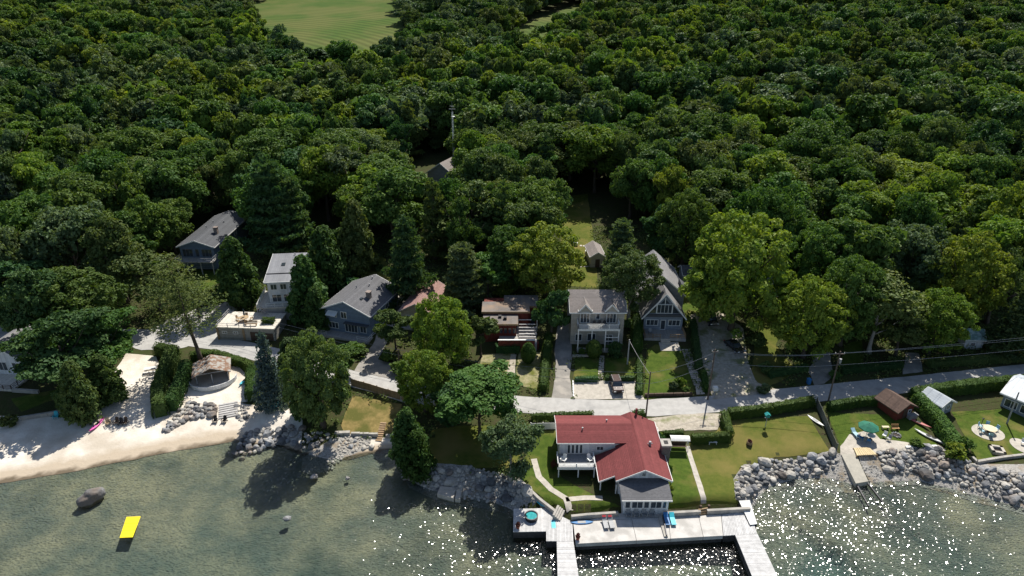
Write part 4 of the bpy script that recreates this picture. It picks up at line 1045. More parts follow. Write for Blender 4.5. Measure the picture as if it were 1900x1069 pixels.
def hidden_house():
    t = gable_house('house_deep_in_woods', 'house deep in the woods with only its brown gable roof showing', -20.3,190,8.6, R(-24), 9.0, 10, 5.0, 8.2, 'y', W_GREY, ROOF_BROWN, oh=.5, chimney=[(1.4,5,7.6,.5,.9)])
    win(t,'f',-2,1.5,1.6,1.4,2); win(t,'f',2,1.5,1.6,1.4,2)
    m = thing('antenna_mast', 'tall lattice antenna mast behind the roof in the woods', 'antenna', (-17.5,202,9.3))
    Hm = 19.5
    for k in range(3):
        a = k*2.094; b = MB().tube((math.cos(a)*.28,math.sin(a)*.28,-.5),(math.cos(a)*.2,math.sin(a)*.2,Hm),.07,.07,5); b.build('mast_leg', WHITE, m)
    b = MB()
    for i in range(24):
        z0, z1 = Hm*i/24, Hm*(i+1)/24
        for k in range(3):
            a, c = k*2.094, (k+1)*2.094; b.bar((math.cos(a)*.25,math.sin(a)*.25,z0),(math.cos(c)*.25,math.sin(c)*.25,z1),.03)
    b.build('lattice', WHITE, m)
    MB().tube((0,0,Hm),(0,0,Hm+3),.05,.03,6).build('aerial', GREYPAINT, m)
    MB().lathe([(.05,0),(.45,.12),(.5,.2),(.1,.15)], (.3,-.3,Hm-1.5), 10).build('dish', WHITE, m)
    MB().bar((-.9,0,Hm+.8),(.9,0,Hm+.8),.06).bar((-.6,0,Hm+1.6),(.6,0,Hm+1.6),.06).build('antenna_bars', WHITE, m)
hidden_house()
def small_sheds():
    x,y,z = pt(1106,498)
    t = gable_house('garden_shed', 'small beige garden shed with pinkish roof on the back lawn', x+.3,y+.5,z, R(4), 3.2, 6.5, 2.7, 3.7, 'y', W_BEIGE, ROOF_BROWN, oh=.25)
    win(t,'l',3,1,1,.9,2,hw=1.6); MB().box(-.5,.5,-.06,-.01,0,2).build('door', WOODDARK, t)
    t = gable_house('dark_shed', 'dark shed half hidden behind the grey gable cottage', 38.6,132,6.2, 0, 4, 4, 2.6, 3.8, 'x', W_GREY, ROOF_CHAR, oh=.3); win(t,'f',0,.9,1.2,1,2)
    x,y,z = pt(1676,776)
    t = gable_house('red_shed', 'dark red shed with brown gable roof on the waterside lawn', x,y,z, R(22), 3.6, 3.8, 2.0, 3.0, 'y', W_RED, ROOF_BARK, oh=.45, trim=WOODDARK)
    MB().box(-.4,.4,-.06,-.01,0,1.8).build('door', WOODDARK, t); win(t,'f',1.0,.8,.7,.7,1); win(t,'r',1.8,.9,.9,.7,2,hw=1.8)
    x,y,z = pt(1752,768)
    t = gable_house('white_roofed_shed', 'grey shed with white metal roof behind the tall hedge', x,y,z, R(24), 2.9, 3.4, 2.1, 2.9, 'y', W_GREYBLUE, ROOF_WHITE, oh=.35)
    win(t,'f',.4,.8,.9,.9,2); MB().box(-1.2,-.4,-.06,-.01,0,1.9).build('door', WHITE, t)
    x,y,z = pt(1804,648)
    t = gable_house('teal_roofed_shed', 'little white shed with mossy turquoise roof beside the road', x,y,z, R(-6), 3.2, 3.0, 2.2, 3.5, 'x', W_WHITE, ROOF_TEAL, oh=.25)
    win(t,'f',-.2,.7,.9,.7,1)
    x,y,z = pt(1885,792)
    t = gable_house('lakeside_blue_grey_cottage', 'blue-grey waterside cottage cut off by the right edge', x+3.4,y+1.6,z, R(-52), 9.0, 8.0, 3.0, 4.3, 'x', W_GREYBLUE, ROOF_WHITE, oh=.5)
    for u in (-3.2,-.9,1.6,3.4): win(t,'f',u,.7,1.9,1.5,2)
    win(t,'l',2.5,.9,1.8,1.3,3,hw=4.5); win(t,'l',5.6,.9,1.6,1.3,3,hw=4.5)
    x,y,z = pt(1470,585)
    t = gable_house('brown_cottage_among_trees', 'dark cottage with pale roof glimpsed between the maples', x,y+3,z, R(3), 8, 8, 3.2, 5.4, 'x', W_RED, ROOF_SLATE, oh=.4); win(t,'f',-2,1,1.5,1.2,2); win(t,'f',2,1,1.5,1.2,2)
    x,y,z = pt(1715,618)
    t = gable_house('white_roofed_cottage', 'cottage with white roof glimpsed through the yellow-green roadside trees', x,y+2,z, R(-5), 6, 6, 2.8, 4.4, 'x', W_RED, ROOF_WHITE, oh=.3); win(t,'f',0,1,1.5,1.2,2)
    x,y,z = pt(419,26)
    t = gable_house('far_barn', 'far white-roofed barn at the edge of the hay field', x,y,z, R(10), 14, 18, 5, 7.5, 'y', W_GREY, ROOF_WHITE, oh=.4); win(t,'f',0,1.2,3,2.6,2,name='barn_door')
small_sheds()

# ------------------------------------------------------------------ L: white lake house with red roof
def lake_house():
    t = thing('red_roofed_lake_house', 'white lake house with red L-shaped roof beside the docks', 'house', (0,0,1.55), 0)
    X0, XR = 7.0, 22.4                                   # left gable, right wall
    # upper wing, ridge along x
    b = MB(); gable_body(b, X0, 17.5, 80.3, 86.2, -1.5, 4.15, 5.0, 'x'); b.build('wall', W_WHITE, t)
    b, fb = MB(), MB(); gable_roof(b, X0, 17.6, 80.3, 86.2, 4.18, 5.03, 'x', .4)
    fb.bar((X0-.4,79.87,4.1),(15.0,79.87,4.1),.06,.2).bar((X0-.43,79.9,4.12),(X0-.43,83.25,5.08),.06,.24).bar((X0-.43,86.6,4.12),(X0-.43,83.25,5.08),.06,.24)
    r1 = b.build('roof', ROOF_RED, t); fb.build('fascia', WHITE, t)
    # lake wing, ridge along y, left slope runs lower over a porch
    xr = 18.3
    b = MB(); b.extr([(14.9,-1.5),(21.7,-1.5),(21.7,3.05),(xr,4.72),(14.9,3.05)], 'y', 73.8, 86.6); b.build('wing_wall', W_WHITE, t)
    b = MB(); k = .50
    b.extr([(xr,4.78),(xr,4.93),(12.2,1.96),(12.2,1.81)], 'y', 74.3, 79.85)
    b.extr([(xr,4.785),(xr,4.935),(14.4,3.03),(14.4,2.88)], 'y', 73.2, 74.3)
    b.extr([(xr,4.78),(xr,4.93),(15.2,3.42),(15.2,3.27)], 'y', 79.85, 86.6)
    b.extr([(xr,4.78),(22.2,2.87),(22.2,3.02),(xr,4.93)], 'y', 73.2, 86.6)
    b.build('wing_roof', ROOF_RED, t)
    MB().bar((14.4,73.17,2.93),(xr,73.17,4.86),.07,.24).bar((xr,73.17,4.86),(22.2,73.17,2.93),.07,.24).bar((12.17,74.3,1.86),(12.17,79.85,1.86),.07,.22).bar((22.24,73.2,2.95),(22.24,86.6,2.95),.07,.22).bar((12.2,74.27,1.86),(14.4,74.27,2.9),.07,.22).build('wing_fascia', WHITE, t)
    vents(t, [(10.5,82.2,4.9),(14.3,84.0,5.0)])
    MB().box(20.0,20.3,79.5,79.8,3.8,4.7).box(19.8,20.5,79.6,79.7,4.3,4.4).build('roof_aerial', GREYPAINT, t)
    MB().box(19.0,19.3,86.0,86.3,4.5,5.8).build('flue', ROOF_RED, t)
    # chimney on the right wall
    CH = mat('chimney_stone', (.20,.18,.17), (.13,.12,.11), 3, .9, lines=('Z',.12,.5))
    c = MB().box(21.75,22.95,78.6,80.0,-1.5,4.6).build('chimney', CH, t); MB().box(21.6,23.1,78.45,80.15,4.6,4.85).build('chimney_cap', CONC, c); MB().box(22.05,22.65,78.9,79.7,4.84,4.88).build('flue_opening', RUBBER, c)
    # balcony over the porch
    MB().box(6.6,12.0,77.2,80.28,1.75,1.95).build('balcony_floor', GREYPAINT, t); MB().box(6.55,12.05,77.1,77.2,1.65,2.05).build('balcony_fascia', WHITE, t)
    railing(t, [(6.65,79.8,1.95),(6.65,77.25,1.95),(11.95,77.25,1.95),(11.95,79.8,1.95)], .75, WHITE, n=3, post=2.6, th=.09)
    posts(t, [(6.75,77.25),(9.6,77.25),(11.9,77.25),(12.5,74.6),(14.6,73.9)], -1.0, 1.75, .16, WHITE)
    MB().box(6.5,12.2,77.0,80.28,-1.5,.08).build('porch_floor', CONC, t); MB().box(12.3,14.9,74.4,80.28,-1.5,.06).build('side_porch_floor', CONC, t)
    for u in (8.4,9.0,9.6,10.2): win(t,'f',u,2.0,.52,1.7,1,y0=80.28,name='french_door')
    win(t,'f',13.0,2.6,1.1,.75,2,y0=80.28)
    for u in (8.0,10.4): win(t,'f',u,.4,1.5,1.2,2,y0=80.28)
    win(t,'f',18.3,3.35,.6,.7,2,y0=73.78,name='gable_window')
    # grey roofed sun room on the sea wall
    b = MB(); b.box(15.15,21.3,70.6,73.78,-1.6,2.25); b.build('sun_room_wall', W_WHITE, t)
    MB().extr([(70.15,2.2),(70.15,2.34),(73.76,3.05),(73.76,2.91)], 'x', 14.8, 21.65).build('sun_room_roof', ROOF_GREY, t)
    MB().bar((14.8,70.12,2.25),(21.65,70.12,2.25),.07,.2).build('sun_room_fascia', WHITE, t)
    for u,w_ in ((15.75,.8),(17.05,1.6),(18.3,.8),(19.6,1.6),(20.75,.6)): win(t,'f',u,.6,w_,1.4,2 if w_>1 else 1,y0=70.58)
    # white boarding on the left gable and a shrub-side porch wall
    win(t,'l',83.3,2.2,1.2,1.0,2,hw=-X0)
    for x0 in (22.9,): railing(t, [(22.9,76.0,-.3),(22.9,87.0,.4)], 1.2, WHITE, n=2, post=2.0, name='side_fence')
    return t
lake_house()
# ------------------------------------------------------------------ M: weathered beach pavilion with a curved white deck
def pavilion():
    x, y, z = pt(388,722)
    t = thing('beach_pavilion', 'weathered open pavilion with curved white deck above the beach', 'pavilion', (x,y+2.2,z), R(20))
    arc = [(math.cos(a)*3.9, math.sin(a)*3.0) for a in [math.pi*(1.0+i/14) for i in range(15)]]
    MB().prism(arc + [(3.9,2.2),(-3.9,2.2)], -.6, .25).build('deck', DECKWHITE, t)
    b = MB()
    for (x0,y0),(x1,y1) in zip(arc, arc[1:]): b.bar((x0,y0,.62),(x1,y1,.62),.12,.75)
    b.build('curved_parapet', W_WHITE, t)
    posts(t, [(-2.6,-.6),(2.6,-.6),(-2.6,2.6),(2.6,2.6),(0,-1.3)], 0, 2.4, .16, WOODGREY)
    b = MB(); gable_roof(b, -2.9, 2.9, -1.2, 3.2, 2.4, 3.6, 'y', .3, .16); b.build('roof', mat('weathered_shingles', (.33,.31,.28), (.20,.12,.08), 1.4, .95, bump=.6, bscale=5, contrast=(.45,.55)), t)
    MB().box(-2.7,2.7,2.5,2.65,0,2.4).build('back_wall', WOODTAN, t); MB().box(2.5,2.65,-.4,2.5,0,2.4).build('side_wall', WOODTAN, t)
    MB().bar((-2.6,-.6,2.35),(2.6,-.6,2.35),.16).build('beam', WOODGREY, t)
pavilion()
# ------------------------------------------------------------------ hedges and shrubs
def hedge(label, px, w, h, tone='hedge', name='hedge', leaf=.26, dens=26, round_=.25, wpts=None, group=None):
    """clipped hedge along a plan polyline"""
    P = wpts or pp(px); rnd = random.Random(len(label)*7+int(P[0][0]*10))
    zb = [hb(*p) for p in P]; x0, y0, z0 = P[0][0], P[0][1], zb[0]
    pts = []; core = MB()
    for (a, b, za, zc) in zip(P, P[1:], zb, zb[1:]):
        A, B = Vector((a[0]-x0,a[1]-y0,za-z0)), Vector((b[0]-x0,b[1]-y0,zc-z0)); d = B-A; L_ = d.length; u = d.normalized(); s = Vector((-u.y,u.x,0)).normalized()
        core.obox(A + u*.12 - s*(w*.33) - Vector((0,0,.4)), d - u*.24, s*(w*.66), Vector((0,0,.4+h*.8)))
        per = 2*h + w; n = int(L_*per*dens + 2*w*h*dens)
        for _ in range(n):
            r = rnd.random(); t = rnd.random()
            if r < .08: e = rnd.choice((0,1)); p = A + d*e + u*(.02*(1 if e else -1)) + s*rnd.uniform(-w/2,w/2) + Vector((0,0,rnd.uniform(.05,1)*h)); nn = u*(1 if e else -1)
            elif r < .08+.92*w/per: p = A + d*t + s*rnd.uniform(-w/2,w/2) + Vector((0,0,h)); nn = Vector((0,0,1))
            else: sg = rnd.choice((-1,1)); p = A + d*t + s*(sg*w/2) + Vector((0,0,rnd.uniform(.02,1)*h)); nn = s*sg
            c_ = (p-A).dot(s)/(w/2); zq = (p.z - (A.z + (B.z-A.z)*t))/h if r >= .08 else (p.z-(A+d*e).z)/h
            p = p - s*(c_*w/2*.30*max(0,min(1,zq))**4) - Vector((0,0,h*.16*abs(c_)**3*max(0,min(1,zq))))
            q = mnoise.noise((p.x*.9+x0, p.y*.9+y0, p.z*.9)); f = 1 + round_*q
            p = Vector((p.x, p.y, p.z)) + nn*(.22*q) + rdir(rnd)*.07
            pts.append((p, nn + rdir(rnd)*.6 + Vector((0,0,.25)), leaf*rnd.uniform(.7,1.3), leaf*.65, min(1,max(0,.5+.7*q+rnd.gauss(0,.2)))))
    me = leaf_mesh('hedge', pts, LMAT(tone), (([Vector(v) for v in core.v]), core.f, .15))
    o = link(bpy.data.objects.new(name, me)); o.location = (x0,y0,z0)
    return tag(o, label, 'hedge', group)
SHRUB = [crown_broad('foliage', 301+i, nl=14, n=900, size=.13) for i in range(3)]
def shrub(label, px, py, w, h, tone='mid', name='shrub', group=None, cat='shrub', ball=False, world=None):
    x, y, z = world or pt(px, py); rnd = random.Random(int(x*77+y*31))
    o = link(bpy.data.objects.new(name, rnd.choice(SHRUB))); o.location = (x,y,z-.1*h); o.scale = (w,w,h*1.1); o.rotation_euler = (0,0,rnd.uniform(0,6.28))
    o.material_slots[0].link = 'OBJECT'; o.material_slots[0].material = LMAT(tone)
    return tag(o, label, cat, group)
hedge('low clipped hedge along the road behind the red-roofed house', [(985,780),(1040,777),(1100,775)], 1.0, 1.3)
hedge('short hedge at the pole by the red-roofed house', [(1172,778),(1196,776)], 1.2, 1.6)
hedge('tall clipped hedge south of the road, right of the gravel patch', [(1350,776),(1430,766),(1508,752)], 1.5, 1.9)
hedge('end of the clipped hedge turning down beside the gravel patch', [(1342,776),(1352,815)], 1.5, 1.9)
hedge('clipped hedge behind the white garden bench', [(1282,822),(1352,818)], 1.3, 1.7)
hedge('short low hedge left of the clipped hedge gap', [(1230,808),(1268,806)], 1.0, .8)
hedge('roadside hedge above the umbrella patio lawn', [(1535,762),(1590,752),(1648,748)], 1.4, 1.6)
hedge('long tall roadside hedge at the right edge', [(1690,742),(1760,730),(1830,722),(1915,716)], 2.2, 2.3)
hedge('loose hedge running down between the two waterside lawns', [(1700,748),(1740,790),(1772,838)], 2.6, 2.2, tone='mid', leaf=.34)
hedge('hedge left of the clipped shrub lot, beside the driveway', [(1008,728),(1012,680),(1018,630)], 1.8, 1.7)
hedge('hedge between the beige house and the grey gable cottage', [(1180,655),(1182,600)], 2.2, 2.4)
hedge('stepped hedge between parking pad and sloping lawn', [(1186,735),(1186,668)], 1.3, 1.3)
hedge('hedge on the left bank of the gravel driveway', [(1296,690),(1290,640),(1284,600)], 1.5, 1.4, tone='dark')
hedge('small hedge by the leaning pole', [(1310,728),(1304,694)], 1.2, 1.1)
hedge('front hedge under the red cottage deck', [(920,652),(965,652)], 1.6, 1.6, tone='dark')
hedge('hedge along the road beside the beach pavilion', [(355,668),(400,664),(455,680),(470,690)], 1.8, 1.7)
hedge('tall hedge on the left of the pavilion, its upper arm', [(292,655),(330,662)], 2.2, 2.2)
hedge('tall cedar hedge on the right side of the sandy lane', [(322,668),(298,735),(300,775)], 2.6, 3.2, tone='cedar', leaf=.32)
hedge('second cedar hedge beside the pavilion', [(348,690),(338,722),(318,765)], 2.4, 2.8, tone='cedar', leaf=.32)
hedge('hedge right of the pavilion terrace', [(470,700),(468,745)], 2.2, 2.6)
hedge('hedge on the garage roof deck edge', None, 1.8, 1.3, wpts=[(-48.8,117.2),(-46.4,117.2)]).location.z += 2.4
hedge('dark roadside hedge under the maples, left run', [(1425,700),(1495,685)], 1.4, 1.2, tone='dark')
hedge('dark roadside hedge under the maples, middle run', [(1560,692),(1670,682)], 1.4, 1.3, tone='dark')
hedge('dark roadside hedge below the turquoise-roofed shed', [(1720,680),(1830,672),(1890,668)], 1.8, 1.4, tone='olive')
hedge('dark bank of shrubs above the parking pad', [(1066,708),(1110,707)], .8, 1.0, tone='dark')
hedge('dark bank of shrubs behind the parked car', [(1122,707),(1178,706)], .8, 1.0, tone='dark')
SH = [
 (1140,662,3.2,3.2,'dark','dark round shrub right of the balcony posts'),
 (1080,658,1.5,1.4,'mid','small shrub at the left foot of the balcony'),
 (1222,828,2.8,2.4,'dark','round dark shrub behind the white garden swing'),
 (1240,915,1.4,1.5,'yellow','bright green shrub at the right of the sun room'),
 (1240,880,1.4,1.6,'mid','thin shrub against the chimney fence'),
 (1262,718,2.0,1.9,'yellow','yellow-leaved bush in the bed at the lawn corner'),
 (1248,722,1.8,1.6,'pale','pale flowering bush in the bed at the lawn corner'),
 (1272,728,1.6,1.2,'mid','low green bush at the kerb corner of the sloping lawn'),
 (1028,868,1.0,1.6,'red','reddish shrub at the left gable of the lake house'),
 (675,600,3.6,2.6,'mid','bush in front of the blue cottage deck'),
 (670,655,3.6,1.8,'olive','low bush on the left edge of the blue cottage drive'),
 (650,660,2.4,1.5,'olive','small bush beside the low drive-edge bush'),
 (745,690,4.5,2.0,'mid','spreading bush at the corner of the blue cottage drive'),
 (720,668,3.0,2.0,'mid','bush at the right edge of the blue cottage drive'),
 (445,610,3.2,2.0,'hedge','bush on the bank left of the garage deck'),
 (395,560,5.0,3.5,'olive','spreading shrub between side road and stilted cottage'),
 (350,565,5.0,4.0,'olive','shrub at the top of the side road'),
 (420,530,4.0,2.5,'mid','shrub on the slope under the stilted deck'),
 (650,540,5.0,3.0,'dark','dark shrub between the cedars behind the blue cottage'),
 (700,500,3.0,2.0,'olive','shrub on the little back lawn'),
 (1405,640,3.5,2.5,'olive','shrub at the left foot of the yellow-green maple'),
 (1415,728,2.5,1.8,'pale','pale grasses on the gravel corner'),
 (1420,690,3.0,2.0,'olive','shrub above the gravel corner'),
 (1548,702,2.2,1.5,'mid','bush at the foot of the roadside utility pole'),
 (1700,830,2.2,1.6,'mid','bush at the lower end of the loose hedge'),
 (1770,850,3.4,2.6,'yellow','bright bush at the water end of the loose hedge'),
 (1785,835,3.0,2.4,'mid','bush beside the corner of the low sea wall'),
 (812,640,3.5,2.5,'yellow','bush between pink-roofed cottage and yellow maple'),
 (775,615,2.5,2.0,'mid','bush hiding the front of the pink-roofed cottage'),
 (1035,600,2.4,2.2,'mid','bush at the bend of the driveway by the red cottage'),
 (1165,610,2.5,2.2,'olive','bush under the pale round tree'),
 (1240,560,2.6,2.4,'red','purple-leaved bush behind the grey gable cottage'),
 (935,548,5.0,3.4,'yellow','yellow-green bush behind the red cottage'),
 (18,790,3.0,2.0,'olive','bush in the shade at the left edge of the beach'),
 (725,580,3.0,2.5,'dark','dark bush behind the drive of the blue cottage'),
 (870,720,4.0,2.2,'mid','roadside bush in front of the parched lawn'),
 (915,722,4.0,2.0,'mid','roadside bush right of the parched lawn gate'),
 (830,752,3.0,2.2,'dark','dark bush on the shady road edge'),
]
for px_, py_, w_, h_, tn, lab in SH: shrub(lab, px_, py_, w_, h_, tn)
def egg_shrub(label, px, py, w, h, tone='hedge'):
    x, y, z = pt(px, py); rnd = random.Random(int(px)); pts = []
    core = MB().lathe([(w*.2,-.1),(w*.38,h*.2),(w*.40,h*.45),(w*.28,h*.75),(.05,h*.92)], n=12)
    for _ in range(1500):
        d = rdir(rnd); zz = h*(.48+.5*d.z); tw = 1.0 if d.z < 0 else (1-.25*d.z)
        p = Vector((d.x*w*.48*tw, d.y*w*.48*tw, zz)) + rdir(rnd)*.06; s = rnd.uniform(.2,.36)
        pts.append((p, d+rdir(rnd)*.5, s, s*.65, min(1,max(0,.5+.7*mnoise.noise(p*1.1)+rnd.gauss(0,.2)))))
    o = link(bpy.data.objects.new('clipped_shrub', leaf_mesh('clipped_shrub', pts, LMAT(tone), ([Vector(v) for v in core.v], core.f, .15)))); o.location = (x,y,z)
    tag(o, label, 'shrub')
egg_shrub('clipped egg-shaped shrub on the parched lawn of the red cottage', 980, 672, 2.9, 4.2)
egg_shrub('round clipped shrub in front of the white balcony posts', 1101, 662, 3.2, 3.6)
# undergrowth: rough low growth between the lots, too dense to count
def undergrowth():
    rnd = random.Random(5); P = []; me_pts = []
    excl = [o for o in bpy.data.objects if o.get('kind') == 'structure' and o.name.split('.')[0] in ('lawn','driveway','parking_pad','beach','beach_terrace','footpath','gravel_shoulder','road_junction','road','garden_path','patio','pebble_shore')]
    from mathutils.bvhtree import BVHTree
    trees_ = [BVHTree.FromPolygons([v.co for v in o.data.vertices], [p.vertices[:] for p in o.data.polygons]) for o in excl]
    boxes = [(6,23.5,70,88),(10,21.5,108,120),(24.5,34.5,110,135),(-6.5,6,108,123),(-39,-25,111,131),(-50,-41,119,134),(-77,-66,138,165),(-23,-13,114,131),(-100,-88,97,114),(-58,-45,113,122),(-60,-50,96,107)]
    pts = []
    for _ in range(26000):
        x = rnd.uniform(-118,112); y = rnd.uniform(78,165)
        if y > front_y(x)+12: continue
        d = y - road_y(x)
        if abs(d) < 3: continue
        if d < 0 and (shore_d(x,y)[0] < 3 or not (-40 < x < 6)): continue
        if any(a-.3 < x < b+.3 and c-.3 < y < e+.3 for a,b,c,e in boxes): continue
        if any(bv.ray_cast(Vector((x,y,90)), Vector((0,0,-1)))[0] is not None for bv in trees_): continue
        k = mnoise.noise((x*.25,y*.25,2.2)) + .5*mnoise.noise((x*.8,y*.8,7.7))
        if k < -.12: continue
        z = hgt(x,y); hh = .35 + max(0,k)*1.5
        for _ in range(7):
            p = Vector((x+rnd.gauss(0,.45), y+rnd.gauss(0,.45), z + rnd.random()*hh)); s = rnd.uniform(.3,.6)
            pts.append((p, Vector((0,0,1))+rdir(rnd)*.8, s, s*.6, min(1,max(0,.45+k+rnd.gauss(0,.2)))))
    o = link(bpy.data.objects.new('undergrowth', leaf_mesh('undergrowth', pts, LMAT('olive')))); o['kind'] = 'stuff'
    o['label'] = 'rough green undergrowth between the lots and under the trees'; o['category'] = 'undergrowth'
undergrowth()

# ------------------------------------------------------------------ boulders and riprap
def rock_mesh(seed):
    bm = bmesh.new(); bmesh.ops.create_icosphere(bm, subdivisions=2, radius=.5); rnd = random.Random(seed)
    k = Vector((rnd.uniform(.8,1.2), rnd.uniform(.65,1), rnd.uniform(.55,.8)))
    for v in bm.verts:
        n = mnoise.noise(v.co*2.3 + Vector((seed*3.1,0,0))); n2 = mnoise.noise(v.co*5 + Vector((0,seed*1.7,0)))
        v.co = Vector((v.co.x*k.x, v.co.y*k.y, v.co.z*k.z))*(1+.42*n+.12*n2)
    me = bpy.data.meshes.new('boulder'); bm.to_mesh(me); bm.free(); me.materials.append(STONE); return me
ROCKS = [rock_mesh(i+1) for i in range(7)]
rr_ = random.Random(99); ALLR = []
def scatter(zone, px, n, smin, smax, pale=0.0, dz=0.0, power=2.0):
    poly = pp(px); xs = [p[0] for p in poly]; ys = [p[1] for p in poly]; placed = []; tries = 0
    while len(placed) < n and tries < n*60:
        tries += 1; x = rr_.uniform(min(xs),max(xs)); y = rr_.uniform(min(ys),max(ys))
        if not inpoly(x,y,poly): continue
        s = smin + (smax-smin)*rr_.random()**power
        if any((x-a)**2+(y-b)**2 < (.40*(s+c))**2 for a,b,c in placed): continue
        placed.append((x,y,s)); ALLR.append((s, x, y, hb(x,y)+s*.14+dz, zone, rr_.random() < pale))
scatter('in the stacked bank below the pavilion terrace', [(330,765),(345,750),(400,752),(402,772),(350,780),(315,800),(300,805)], 58, .7, 1.3, .25, .1)
scatter('right of the beach steps', [(436,752),(462,755),(460,778),(445,782),(436,772)], 20, .5, 1.0, .3)
scatter('in the breakwater heap on the beach', [(440,830),(455,805),(545,792),(555,812),(510,830),(450,848)], 55, .7, 1.5, .2, .1)
scatter('in the breakwater heap on the beach', [(430,852),(440,842),(455,846),(448,858)], 2, .9, 1.3)
scatter('on the shady shore under the loose olive tree', [(545,795),(600,800),(620,815),(570,840),(545,830)], 26, .5, 1.2)
scatter('in the old stone pier running into the lake', [(588,878),(640,812),(665,812),(640,845),(608,880)], 58, .35, .8, .8)
scatter('below the concrete landing and steps', [(640,812),(690,812),(690,832),(655,838)], 26, .4, 1.0, .7)
scatter('along the shore below the shaded lawn', [(752,882),(800,864),(880,868),(950,880),(985,915),(975,935),(930,935),(840,922),(785,905)], 140, .5, 1.5, .4)
scatter('in the riprap right of the dock', [(1364,905),(1378,868),(1430,856),(1545,842),(1556,862),(1520,880),(1440,890),(1410,905),(1398,930),(1368,930)], 150, .55, 1.7, .3, .1)
scatter('in the riprap beyond the concrete ramp', [(1625,838),(1740,830),(1800,862),(1905,885),(1905,935),(1850,925),(1780,900),(1700,882),(1640,875)], 180, .55, 1.7, .25, .1)
ALLR.sort(key=lambda r: -r[0]*scale_at(r[1],r[2],0))
def rock(sz, x, y, z, zone, pale, i):
    o = link(bpy.data.objects.new('boulder', ROCKS[i % 7])); o.location = (x,y,z); o.scale = (sz*1.15, sz*1.15, sz*1.15)
    o.rotation_euler = (rr_.uniform(-.4,.4), rr_.uniform(-.4,.4), rr_.uniform(0,6.28))
    if pale: o.material_slots[0].link = 'OBJECT'; o.material_slots[0].material = STONEDRY
    return o
for i, r in enumerate(ALLR[:292]):
    c = 'pale' if r[5] else 'grey'; sz = 'large' if r[0] > 1.1 else ('middling' if r[0] > .8 else 'smaller')
    tag(rock(*r, i), '%s %s boulder %s' % (sz, c, r[4]), 'boulder', '%s %s boulders %s' % (sz, c, r[4]))
b = MB()
for i, r in enumerate(ALLR[292:]):
    me = ROCKS[i % 7]; M_ = Matrix.Translation(r[1:4]) @ Matrix.Rotation(rr_.uniform(0,6.28),4,'Z') @ Matrix.Scale(r[0]*1.1,4)
    b.add([M_ @ v.co for v in me.vertices], [tuple(p.vertices) for p in me.polygons])
def cobbles(px, n, s0, s1):
    poly = pp(px); xs = [p[0] for p in poly]; ys = [p[1] for p in poly]
    for _ in range(n):
        x = rr_.uniform(min(xs),max(xs)); y = rr_.uniform(min(ys),max(ys))
        if not inpoly(x,y,poly): continue
        s = rr_.uniform(s0,s1); z = hb(x,y); vs = []
        a0 = rr_.uniform(0,6.28)
        top = [(x+math.cos(a0+k*1.257)*s*.5*rr_.uniform(.7,1.1), y+math.sin(a0+k*1.257)*s*.4*rr_.uniform(.7,1.1), z+s*.12) for k in range(5)]
        b.add(top + [(x,y,z+s*.42),(x,y,z-.1)], [(k,(k+1)%5,5) for k in range(5)] + [((k+1)%5,k,6) for k in range(5)])
cobbles([(745,872),(870,865),(950,885),(1000,930),(955,955),(900,945),(820,932),(760,905)], 1500, .2, .5)
cobbles([(1360,890),(1380,862),(1560,842),(1600,895),(1620,925),(1480,900),(1420,915),(1395,945),(1365,930)], 1500, .2, .5)
cobbles([(1580,838),(1740,828),(1800,860),(1920,880),(1920,955),(1790,922),(1700,898),(1620,905)], 2200, .2, .5)
cobbles([(560,850),(640,810),(690,812),(680,835),(620,860),(585,885)], 500, .18, .4)
cobbles([(1400,925),(1480,888),(1600,900),(1640,935),(1720,1000),(1690,1010),(1600,930),(1480,905)], 700, .2, .45)
st = b.build('shore_stones', STONEDRY); st['kind'] = 'stuff'; st['label'] = 'small loose stones along the lake shore'; st['category'] = 'stones'
def big_rock(seed):
    bm = bmesh.new(); bmesh.ops.create_icosphere(bm, subdivisions=4, radius=.5)
    for v in bm.verts:
        c = v.co.copy(); v.co = Vector((c.x*1.05,c.y*.8,c.z*.72))*(1+.34*mnoise.noise(c*1.9+Vector((seed,0,0)))+.12*mnoise.noise(c*5+Vector((0,seed,0)))+.03*mnoise.noise(c*14))
    me = bpy.data.meshes.new('boulder'); bm.to_mesh(me); bm.free(); me.materials.append(STONE)
    for q in me.polygons: q.use_smooth = True
    return me
ROCKS.append(big_rock(4.3))
def solo_rock(label, px, py, s, sc=(1,1,1), z=None, pale=False, k=3, rz=.4):
    x, y = at(px,py,0); o = link(bpy.data.objects.new('boulder', ROCKS[k])); o.location = (x,y,hgt(x,y)+s*.2 if z is None else z); o.scale = (s*sc[0],s*sc[1],s*sc[2]); o.rotation_euler = (0,0,rz)
    if pale: o.material_slots[0].link = 'OBJECT'; o.material_slots[0].material = STONEDRY
    tag(o, label, 'boulder')
solo_rock('lone big boulder standing in the shallow water at left', 171, 926, 2.9, (1.1,.9,1.15), .35, k=7, rz=.7)
solo_rock('low boulder awash in front of the old stone pier', 533, 963, .9, z=.1, k=1)
solo_rock('reddish boulder at the tip of the old stone pier', 583, 886, 1.0, z=.15, k=4)
solo_rock('broad dark boulder under the bright cedar at the water', 765, 882, 2.2, (1.4,1,1), .5, k=5)
solo_rock('rounded submerged stone off the old pier', 645, 888, .8, z=.05, k=2)

